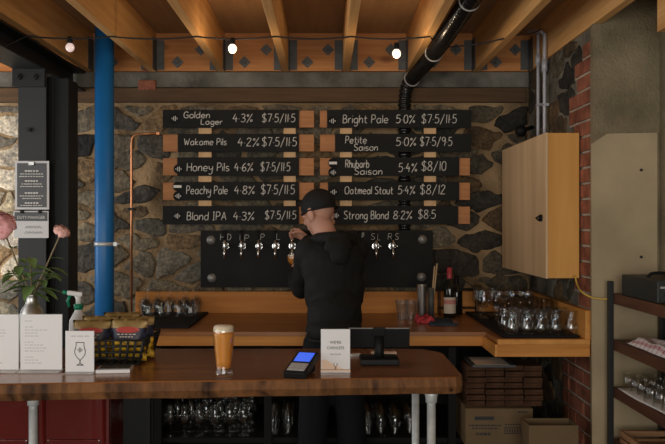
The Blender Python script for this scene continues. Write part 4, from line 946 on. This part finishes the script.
for k, (tip, lab) in enumerate(((P(30, 258, 2.58), 'leafy green stem in the vase leaning towards the camera'), (P(50, 268, 2.80), 'leafy green stem at the back of the vase'), (P(12, 270, 2.7), 'leafy green stem in the vase leaning out over the menu'))):
    t = thing('leafy_stem', lab, 'plant', mouth); obj('stem', tube(nb(), catmull([vc+Vector((0, 0, .06)), mouth, tip], 5), .0022, 8), M['stem'], t)
    for j in range(11):
        u = .2+.8*j/10; an = j*2.4+k; base = mouth.lerp(tip, u)
        obj('leaf', leaf(nb(), base, Vector((math.cos(an), math.sin(an)*.8, .35 if j % 2 else -.15)), .055+.03*((j*7) % 3)/2, .010+.002*(j % 3), .02, j), M['leaf'], t)

# spray bottle
c = Vector((P(78.5, 0, 2.88).x, 2.88, ZF+.0005))
t = thing('spray_bottle', 'white spray bottle with green trigger behind the snack basket', 'spray bottle', c)
bm = nb(); lathe(bm, [(0, 0), (.030, 0), (.033, .005), (.033, .10), (.031, .12), (.018, .145), (.0135, .15), (.0135, .165), (0, .165)], 24, c); obj('body', bm, M['white_plastic'], t)
bm = nb(); lathe(bm, [(.0137, .158), (.0155, .158), (.0155, .178), (0, .178)], 20, c); obj('collar', bm, M['green_plastic'], t)
bm = nb(); h0 = c+Vector((0, 0, .178)); tube(bm, [h0, h0+Vector((0, 0, .018)), h0+Vector((-.004, 0, .03))], [.010, .010, .011], 14); bxc(bm, h0+Vector((-.012, 0, .037)), .055, .02, .017, Matrix.Rotation(.12, 3, 'Y'), .005); obj('head', bm, M['white_plastic'], t)
bm = nb(); tube(bm, [h0+Vector((-.03, 0, .032)), h0+Vector((-.038, 0, .012)), h0+Vector((-.034, 0, -.012))], [.006, .006, .004], 10); obj('trigger', bm, M['green_plastic'], t)
bm = nb(); tube(bm, [h0+Vector((-.036, 0, .04)), h0+Vector((-.056, 0, .042))], [.008, .007], 12); obj('nozzle', bm, M['green_plastic'], t)

# snack basket
ba = on(78, 367, ZF); bx0 = P(78, 0, 2.66).x; bx1 = P(140, 0, 2.66).x; by0, by1 = 2.64, 2.86; bz0, bz1 = ZF+.004, ZF+.085
fl = .02
t = thing('wire_basket', 'black wire basket full of snack bags on the counter', 'basket', ((bx0+bx1)/2, (by0+by1)/2, ZF))
def ring(z, g): return [(bx0-g, by0-g, z), (bx1+g, by0-g, z), (bx1+g, by1+g, z), (bx0-g, by1+g, z), (bx0-g, by0-g, z)]
bm = nb(); tube(bm, ring(bz1, fl), .0035, 8); tube(bm, ring(bz0, 0), .003, 8)
obj('rim', bm, M['black_steel'], t)
bm = nb()
for k in range(1, 4):
    u = k/4; tube(bm, ring(bz0+(bz1-bz0)*u, fl*u), .0042, 6)
for i in range(11):
    u = i/10; xb_ = bx0+(bx1-bx0)*u; xt = bx0-fl+(bx1-bx0+2*fl)*u
    tube(bm, [(xt, by0-fl, bz1), (xb_, by0, bz0), (xb_, by1, bz0), (xt, by1+fl, bz1)], .0042, 6)
    yb_ = by0+(by1-by0)*u; yt = by0-fl+(by1-by0+2*fl)*u
    tube(bm, [(bx0-fl, yt, bz1), (bx0, yb_, bz0), (bx1, yb_, bz0), (bx1+fl, yt, bz1)], .0026, 6)
obj('wires', bm, M['black_steel'], t)
def snack_bag(x, y, rz, w, hgt, lab, lean, first=None):
    t = thing('snack_bag', lab, 'snack bag', (x, y, bz0+.006), 'snack bags in the wire basket')
    t.rotation_euler = (lean, 0, rz)
    nx, nz = 12, 14
    def surf(u, v, s):
        bulge = .024*max(0, (1-(2*u-1)**2))**.6*max(0, min(1, v*3))*max(0, min(1, (1-v)*2.2))**.7
        return Vector(((u-.5)*w*(1-.06*math.sin(v*PI)), s*(bulge+.0008)+.0025*noise.noise(Vector((u*6, v*6, s))), v*hgt))
    bm = nb()
    for s in (-1, 1):
        g = [[bm.verts.new(surf(i/nx, j/nz, s)) for j in range(nz+1)] for i in range(nx+1)]
        for i in range(nx):
            for j in range(nz):
                f = bm.faces.new((g[i][j], g[i+1][j], g[i+1][j+1], g[i][j+1])); f.smooth = True; v = (j+.5)/nz
                f.material_index = 0 if v > .78 else (1 if v > .50 else 2)
    bmesh.ops.remove_doubles(bm, verts=bm.verts[:], dist=.0018)
    me_o = obj('bag', bm, [M['bag_top'], M['bag_navy'], M['bag_crisps']], None); me_o.parent = t
    bm = nb(); g = []
    for k in range(18):
        an = 2*PI*k/18; u = .5+.34*math.cos(an); v = .745+.075*math.sin(an); p = surf(u, v, -1)+Vector((0, -.0022, 0)); g.append(bm.verts.new(p))
    bm.faces.new(g); o2 = obj('label_oval', bm, M['bag_red'], None); o2.parent = t
    bm = nb()
    for rowk, (v, du) in enumerate(((.64, .28), (.58, .2))):
        for k in range(5):
            u0 = .5-du+2*du*k/5; u1 = u0+2*du/5*.7; ps = [surf(u0, v-.012, -1), surf(u1, v-.012, -1), surf(u1, v+.012, -1), surf(u0, v+.012, -1)]
            bm.faces.new([bm.verts.new(p+Vector((0, -.0022, 0))) for p in ps])
    o3_ = obj('label_print', bm, M['cream_label'], None); o3_.parent = t
    return t
mx_ = (bx0+bx1)/2
snack_bag(bx0+.04, by0+.035, .05, .125, .135, 'snack bag with red oval label nearest the white card, front of the basket', -.06)
snack_bag(bx1-.043, by0+.037, -.05, .125, .138, 'snack bag with red oval label at the front corner of the basket nearest the pint', -.06)
snack_bag(bx0+.05, by0+.098, .0, .12, .142, 'snack bag in the middle row of the basket nearest the spray bottle', -.03)
snack_bag(bx1-.03, by0+.1, .1, .12, .14, 'snack bag in the middle row of the basket nearest the pint', -.03)
snack_bag(mx_, by1-.04, .04, .125, .145, 'snack bag at the very back of the wire basket', -.02)

# ------------------------------------------------------------------ string lights
t = thing('string_lights', 'black festoon cable with bulbs strung beneath the joists', 'string lights', P(232, 37, 4.12))
z = ZJ-.004
def cable_seg(a, b, sag, n=10): return [a.lerp(b, i/n)-Vector((0, 0, sag*4*(i/n)*(1-i/n))) for i in range(n+1)]
an = [P(-10, 53, 3.9), P(27, 36, 4.1)]+[Vector((x, 4.12, z)) for x in JX[2:7]]+[P(447, 47, 4.3), P(521, 34, 4.16), P(541, 29, 4.6)]
pts = []
for i, (a_, b_) in enumerate(zip(an, an[1:])): pts += cable_seg(a_, b_, .012 if i else .0)[0 if i == 0 else 1:]
obj('cable', tube(nb(), pts, .0042, 8), M['cable'], t)
for (x, y, m) in ((70, 47.5, 'bulb_dim'), (232.5, 48.5, 'bulb'), (396.5, 53.5, 'bulb')):
    c = P(x, y, 4.12); cb = nb(); lathe(cb, [(0, -.0235), (.009, -.0215), (.017, -.0155), (.022, -.006), (.0225, .003), (.019, .0125), (.012, .02), (.010, .024), (0, .024)], 20, c); 
    sk = nb(); lathe(sk, [(0, .02), (.0125, .0205), (.014, .03), (.014, .05), (.010, .055), (0, .056)], 16, c); s_ = obj('socket', sk, M['black_gloss'], t); obj('bulb_globe', cb, M[m], s_)
    if m == 'bulb':
        ld = bpy.data.lights.new('bulb_glow', 'POINT'); ld.energy = 2.2; ld.color = (1, .72, .45); ld.shadow_soft_size = .024; lo = bpy.data.objects.new('bulb_glow', ld); COL.objects.link(lo); lo.location = c-Vector((0, 0, .05))

# ------------------------------------------------------------------ shelving along the wall beyond the bricks
XU = P(610.5, 0, 3.78).x
t = thing('shelving_unit', 'black steel shelving with dark timber shelves against the concrete wall', 'shelves', (1.48, 3.0, 0))
for y in (3.78, 2.2):
    obj('upright', box(nb(), XU-.012, XU+.012, y-.012, y+.012, 0, P(0, 281, 3.78).z, .002), M['black_steel'], t)
    obj('upright', box(nb(), XS-.03, XS-.006, y-.012, y+.012, 0, P(0, 281, 3.78).z, .002), M['black_steel'], t)
SH = [1.186, .967, .744, .5]
for z1 in SH:
    obj('shelf', box(nb(), XU+.013, XS-.004, 2.1, 3.79, z1-.05, z1, .004), M['shelf_wood'], t)
c = P(645, 0, 3.55); x0 = P(621.5, 0, 3.7).x
t = thing('equipment_case', 'dark green black case with a carry handle on the top shelf', 'case', (1.47, 3.5, SH[0]))
obj('body', box(nb(), x0, XS-.02, 3.3, 3.7, SH[0]+.0005, SH[0]+.095, .006), M['green_box'], t)
cb = nb(); tube(cb, catmull([(x0+.04, 3.5, SH[0]+.094), (x0+.06, 3.5, SH[0]+.112), (x0+.12, 3.5, SH[0]+.112), (x0+.14, 3.5, SH[0]+.094)], 5), .007, 8); obj('handle', cb, M['black_gloss'], t)
obj('badge', box(nb(), x0+.012, x0+.04, 3.298, 3.3005, SH[0]+.062, SH[0]+.07), M['tie'], t)
cloth('check_towel', 'red and white checked tea towel on the second shelf', XU+.03, XS-.02, 3.1, 3.66, SH[1]+.0005, 'check', .05, 12, edge=.02)
cloth('white_towel', 'white cloth spread on the third shelf under upturned glasses', XU+.02, XS-.015, 2.7, 3.74, SH[2]+.0005, 'white_cloth', .0, 14)
rack(('tumbler', 'clear glass upside down on the white cloth of the third shelf', 'glass', tall_prof[:0]+[(r, z*.5) for r, z in tall_prof], 'upturned glasses on the third shelf', True), [(XU+.055+.075*i, 3.68-.085*j) for j in range(6) for i in range(3)], SH[2]+.0125)
t = thing('wooden_crate', 'low slatted wooden crate on the bottom shelf', 'crate', (1.48, 3.4, SH[3]))
for (a0, a1, b0, b1) in ((XU+.02, XS-.02, 3.70, 3.715), (XU+.02, XS-.02, 3.2, 3.215), (XU+.02, XU+.035, 3.215, 3.70), (XS-.035, XS-.02, 3.215, 3.70)):
    bm = nb(); box(bm, a0, a1, b0, b1, SH[3]+.0005, SH[3]+.02, .001); box(bm, a0, a1, b0, b1, SH[3]+.03, SH[3]+.055, .001); obj('side_slats', bm, M['crate_wood'], t)
obj('base_board', box(nb(), XU+.035, XS-.035, 3.215, 3.70, SH[3]+.0005, SH[3]+.008), M['crate_wood'], t)
bm = nb(); pts = [P(575, 276, 4.02), P(577.5, 285, 3.98), P(582, 292, 3.86), P(592, 297.5, 3.83), P(603, 299, 3.81), P(612, 299, 3.79)]
tag(obj('yellow_cable', tube(bm, catmull(pts, 6), .0045, 8), M['yellow'], loc=pts[2]), 'yellow cable running from the cupboard round the corner to the shelving', 'cable')

# ------------------------------------------------------------------ boxes below the stepped end of the back bar
zs = .3855
def carton(name, lab, x0, x1, y0, y1, z0, z1, openb):
    t = thing(name, lab, 'box', ((x0+x1)/2, (y0+y1)/2, z0)); w = .005
    if openb:
        bm = nb(); box(bm, x0, x1, y0, y1, z0, z0+w); box(bm, x0, x1, y0, y0+w, z0+w, z1); box(bm, x0, x1, y1-w, y1, z0+w, z1); box(bm, x0, x0+w, y0+w, y1-w, z0+w, z1); box(bm, x1-w, x1, y0+w, y1-w, z0+w, z1)
    else: bm = box(nb(), x0, x1, y0, y1, z0, z1, .003)
    obj('carton', bm, M['card'], t); return t
y0 = 4.06
t = carton('archive_box', 'brown cardboard box with a hand slot below the back bar', P(465.5, 0, y0).x, P(533, 0, y0).x, y0, 4.4, zs, P(0, 408.5, y0).z, False)
cb = nb(); a = P(474.5, 420, y0); b = P(494, 416.5, y0); box(cb, a.x, b.x, y0-.0012, y0+.001, a.z, b.z, .0005); obj('hand_slot', cb, M['ink'], t)
cb = nb(); rr = random.Random(1)
for (x0_, x1_, y, h) in ((469, 501, 425.5, .7), (472, 498, 428.5, .6), (476, 491, 434, 1.3), (505, 526, 424.5, .6), (518, 527, 412, .8)):
    x = x0_
    while x < x1_:
        w = rr.uniform(1.2, 3.5); a = P(x, y+h, y0-.001); b = P(min(x1_, x+w), y-h, y0-.001); box(cb, a.x, b.x, y0-.0016, y0-.0006, a.z, b.z); x += w+.8
for (xa_, xb_, ya_, yb_) in ((504.5, 528, 427.3, 428), (504.5, 528, 433.3, 434), (504.5, 505.2, 427.3, 434), (527.3, 528, 427.3, 434)):
    a = P(xa_, yb_, y0-.001); b = P(xb_, ya_, y0-.001); box(cb, a.x, b.x, y0-.0016, y0-.0006, a.z, b.z)
for k in range(8): a = P(506.5+2.6*k, 432.5, y0); b = P(507.6+2.6*k, 428.8, y0); box(cb, a.x, b.x, y0-.0016, y0-.0006, a.z, b.z)
obj('print', cb, M['ink'], t)
carton('open_carton', 'open brown carton on the floor in front of the bricks', P(529, 0, 3.72).x, P(572, 0, 3.72).x+.03, 3.72, 3.86, .0005, P(0, 425.5, 3.72).z, True)
zt = P(0, 408.5, y0).z+.0006; first = None; rg = random.Random(9)
for col in range(4):
    for row in range(7):
        x = P(463.5+18.6*(col+.5), 0, 4.2).x; z = zt+.0305*row; h = .026
        lab = 'flat brown card carrier in the neat stacks on top of the cardboard box'
        if first is None:
            t = thing('card_carrier', lab, 'carrier', (x, 4.2, z), 'stacked card carriers')
            bm = nb(); box(bm, x-.0475, x+.0475, 4.11, 4.3, z, z+h*.5, .001); box(bm, x-.046, x+.046, 4.105, 4.3, z+h*.5+.0008, z+h, .001); obj('folded_card', bm, M['kraft'], t); first = t
        else: dup(first, (x+rg.uniform(-.003, .003), 4.2+rg.uniform(-.012, .012), z), 0)
c0 = zt+.0305*7+.001
t = thing('magazine', 'dark covered magazine lying on the card carriers below the back bar', 'magazine', (P(487, 0, 4.1).x, 4.15, c0))
xa_, xb_ = P(468, 0, 4.15).x, P(510, 0, 4.15).x
obj('pages', box(nb(), xa_, xb_, 4.02, 4.29, c0, c0+.012, .001), M['poster'], t); obj('cover_picture', box(nb(), xa_+.02, xb_-.03, 4.03, 4.25, c0+.0121, c0+.013), M['cream_label'], t)

# ------------------------------------------------------------------ the barman
pr = thing('person', 'barman in black hooded jacket and black cap, back turned, pulling a beer', 'person', (.04, 4.02, 0))
ang = math.radians(24)                                # torso turned towards the picture's left
RT = Matrix.Rotation(ang, 3, 'Z')
def B(x, y, z, c=(.036, 4.12)): v = RT @ Vector((x, y, 0)); return Vector((c[0]+v.x, c[1]+v.y, z))
shL, shR = P(309, 252, 4.10), P(355, 250, 4.27)
elL, wrL = P(301.5, 289, 4.40), P(292.5, 273, 4.69)
elR, wrR = P(325, 262, 4.52), P(307.5, 240.5, 4.77)
hip = Vector((.03, 4.0, .95)); nb_ = P(327, 241, 4.2); hc = P(318.5, 213, 4.25)
RH = Matrix.Rotation(math.radians(48), 3, 'Z') @ Matrix.Rotation(math.radians(-20), 3, 'X')     # head: turned left, bowed
def Hd(x, y, z): return hc+RH @ Vector((x, y, z))
# body: skull, face, neck, trunk, arms, hands, legs in one skin
bm = nb()
ell(bm, Hd(0, -.012, .028), .073, .092, .088, RH); ell(bm, Hd(0, .02, -.04), .058, .068, .072, RH); ell(bm, Hd(0, .045, -.085), .034, .034, .026, RH)   # skull, face, chin
ell(bm, Hd(0, .083, .03), .05, .012, .012, RH)                                      # brow
tube(bm, [Hd(0, .085, .02), Hd(0, .105, -.022), Hd(0, .088, -.034)], [.008, .014, .010], 10)  # nose
ell(bm, Hd(0, .083, -.055), .024, .010, .006, RH); ell(bm, Hd(0, .081, -.066), .021, .010, .006, RH)     # lips
for s in (-1, 1):
    ell(bm, Hd(s*.03, .078, .008), .014, .009, .010, RH)
    ell(bm, Hd(s*.074, -.008, -.012),   .014, .028, .040, RH @ Matrix.Rotation(s*.25, 3, 'Z')); ell(bm, Hd(s*.076, -.006, -.036), .009, .012, .014, RH)
tube(bm, [hc+Vector((0, -.02, -.03)), nb_+Vector((.0, -.005, .02)), nb_+Vector((.012, -.01, -.06))], [.058, .06, .075], 18)
tube(bm, [hip, B(0, -.06, 1.10), B(0, 0, 1.3), B(0, .04, 1.38)], [.085, .085, .085, .075], 16)
for a_, b_, c_ in ((shL, elL, wrL), (shR, elR, wrR)):
    tube(bm, [a_, a_.lerp(b_, .5), b_, b_.lerp(c_, .4), c_], [.045, .043, .036, .036, .026], 14)
def hand_shape(bm, w, fdir, palm_n, spread_dir, curl, right):
    """palm, four unequal curled fingers and a thumb; palm_n is the way the palm faces"""
    f = fdir.normalized(); s = (spread_dir-f*spread_dir.dot(f)).normalized(); n = f.cross(s)
    if n.dot(palm_n) < 0: n = -n
    pc = w+f*.045
    R3 = Matrix((s, f, n)).transposed(); ell(bm, pc, .040, .050, .017, R3, 14); ell(bm, w+f*.012, .028, .03, .019, R3, 12)
    for k, (u, ln_) in enumerate(((-.030, .070), (-.010, .082), (.011, .078), (.030, .060))):
        p = pc+s*u+f*.034; pts = [p-f*.012, p]; dv = f.copy(); seg = (.44, .32, .26)
        for q, sg in enumerate(seg):
            dv = (Matrix.Rotation(curl*(.8+.3*q), 3, f.cross(n)) @ dv); p = p+dv*ln_*sg; pts.append(p)
        tube(bm, pts, [.0095, .0098, .009, .0083, .007], 10); ell(bm, pts[-1], .0072, .0072, .0072, n=10)
    tb = w+f*.022-s*.026; td = (f*.55-s*.75+n*.5).normalized()
    p1 = tb+td*.036; p2 = p1+(f*.7+n*.75-s*.05).normalized()*.03; p3 = p2+(f*.5+n*.6+s*.5).normalized()*.024
    tube(bm, [tb-td*.012, p1, p2, p3], [.0135, .0115, .0105, .008], 10); ell(bm, p3, .008, .008, .008, n=10)
gc = P(293.3, 261.5, 4.80)                                # the glass being filled
hand_shape(bm, wrL, Vector((.10, .9, .35)), Vector((.9, .3, .1)), Vector((-.1, -.25, -1)), .42, False)
hand_shape(bm, wrR, Vector((-.72, .5, .55)), Vector((-.25, .6, -.8)), Vector((-.2, .5, -.3)), .85, True)
for s in (-1, 1):
    k = Vector((hip.x+s*.095, 3.99, .52)); ft = Vector((hip.x+s*.11, 3.95, .09))
    tube(bm, [hip+Vector((s*.07, 0, .0)), hip+Vector((s*.09, 0, -.2)), k, k.lerp(ft, .4), ft], [.062, .06, .05, .048, .036], 14)
    ell(bm, ft+Vector((0, .06, -.06)), .04, .10, .028)
bm = voxel(bm, .0052, 3)
obj('body', bm, M['skin'], pr)
# jacket
bm = nb()
RTx = RT
ell(bm, B(0, .0, 1.30), .178, .118, .15, RTx); ell(bm, B(0, -.02, 1.17), .165, .120, .17, RTx); ell(bm, B(-.03, -.09, 1.05), .146, .128, .14, RTx); ell(bm, B(-.052, -.13, .985), .146, .132, .075, RTx)
ell(bm, B(0, .035, 1.385), .14, .085, .075, RTx)
for (a_, b_, c_) in ((shL, elL, wrL), (shR, elR, wrR)):
    tube(bm, [a_.lerp(B(0, .03, 1.36), .35), a_, a_.lerp(b_, .5), b_, b_.lerp(c_, .4), c_.lerp(b_, .12)], [.08, .075, .067, .058, .054, .042], 18); ell(bm, a_, .076, .076, .076); ell(bm, b_, .058, .058, .058)
for k, (u, w, dz) in enumerate(((-1, 1, 0), (1, 1, 0))):
    pass
# hood lying round the neck
hp = [P(312, 246, 4.25), P(315, 240, 4.13), P(327, 238, 4.08), P(341, 237, 4.10), P(350, 240, 4.2), P(346, 243, 4.3), P(330, 243, 4.33), P(312, 246, 4.25)]
tube(bm, catmull(hp, 6, True), .034, 12, cap=False); 
bm = voxel(bm, .009, 5)
for v in bm.verts:
    p = v.co; n_ = noise.noise(Vector((p.x*9, p.y*9, p.z*16)))*.007+noise.noise(Vector((p.x*22, p.y*22, p.z*30)))*.003
    v.co = p+v.normal*n_
jk = obj('jacket', bm, M['jacket'], pr)
bm = nb()
tube(bm, catmull([P(313, 245, 4.16), P(318, 239.5, 4.07), P(330, 238, 4.01), P(343, 238.5, 4.03), P(353, 243, 4.14)], 6), [.02]+[.03]*23+[.022], 14)
ell(bm, P(338, 247, 3.985), .078, .036, .045, RT); ell(bm, P(340, 255, 3.975), .055, .03, .055, RT)
hd_ = voxel(bm, .008, 6)
for v in hd_.verts: v.co += v.normal*noise.noise(Vector((v.co.x*20, v.co.y*20, v.co.z*28)))*.006
obj('hood', hd_, M['jacket'], jk)
bm = nb(); tube(bm, catmull([B(-.052-.138*math.cos(u), -.135-.118*math.sin(u), .945) for u in [PI*i/10 for i in range(11)]], 3), .008, 8); obj('hem', bm, M['jacket'], jk)
bm = nb(); tube(bm, [wrL.lerp(elL, .13), wrL.lerp(elL, .02)], [.043, .041], 16); obj('cuff', bm, M['jacket'], jk)
bm = nb(); tube(bm, [wrR.lerp(elR, .13), wrR.lerp(elR, .02)], [.043, .041], 16); obj('cuff', bm, M['jacket'], jk)
# trousers and shoes
bm = nb(); ell(bm, hip+Vector((0, .0, -.03)), .138, .10, .13)
for s in (-1, 1):
    k = Vector((hip.x+s*.095, 3.99, .52)); ft = Vector((hip.x+s*.11, 3.95, .07)); tube(bm, [hip+Vector((s*.06, 0, -.02)), hip+Vector((s*.08, 0, -.2)), k, k.lerp(ft, .4), ft], [.085, .082, .074, .072, .068], 16)
obj('trousers', voxel(bm, .012, 4), M['trousers'], pr)
for s in (-1, 1):
    bm = nb(); c = Vector((hip.x+s*.11, 4.0, .035)); ell(bm, c+Vector((0, .015, .0)), .05, .13, .034); ell(bm, c+Vector((0, -.055, .03)), .045, .06, .05); bmesh.ops.bisect_plane(bm, geom=bm.verts[:]+bm.edges[:]+bm.faces[:], plane_co=(0, 0, .001), plane_no=(0, 0, 1), clear_inner=True); obj('shoe', bm, M['black'], pr)
# close-fitting cap
bm = nb(); ell(bm, Hd(0, -.010, .036), .083, .103, .092, RH, 32)
bmesh.ops.bisect_plane(bm, geom=bm.verts[:]+bm.edges[:]+bm.faces[:], plane_co=Hd(0, 0, .008), plane_no=RH @ Vector((0, -.12, 1)), clear_inner=True)
bmesh.ops.solidify(bm, geom=bm.faces[:], thickness=.003); cp = obj('cap', bm, M['cap'], pr)
bm = nb(); tube(bm, [Hd(.0835*math.cos(u), -.010+.1035*math.sin(u), .0078+.0125*math.sin(u)) for u in [2*PI*i/32 for i in range(33)]], .006, 8, cap=False); obj('cap_band', bm, M['cap'], cp)
# glass in the hand
t = thing('poured_glass', 'tulip beer glass in the hand of the barman, half filled under the tap', 'glass', gc-Vector((0, 0, .05)))
g0 = gc-Vector((0, 0, .05)); op = [(.027, 0), (.028, .003), (.008, .012), (.007, .022), (.02, .03), (.033, .05), (.0365, .07), (.034, .09), (.031, .108)]
bm = nb(); lathe(bm, [(0, 0)]+op+[(.0298, .108), (.0328, .09), (.0352, .07), (.0318, .05), (.018, .034), (0, .03)], 24, g0); obj('glass_body', bm, M['glass'], t)
bm = nb(); lathe(bm, [(0, .0305), (.0178, .0345), (.0315, .0505), (.035, .07), (.0335, .082), (0, .082)], 24, g0); obj('beer', bm, M['beer'], t)
bm = nb(); lathe(bm, [(0, .0822), (.0334, .0822), (.0325, .09), (0, .091)], 24, g0); obj('foam', bm, M['foam'], t)
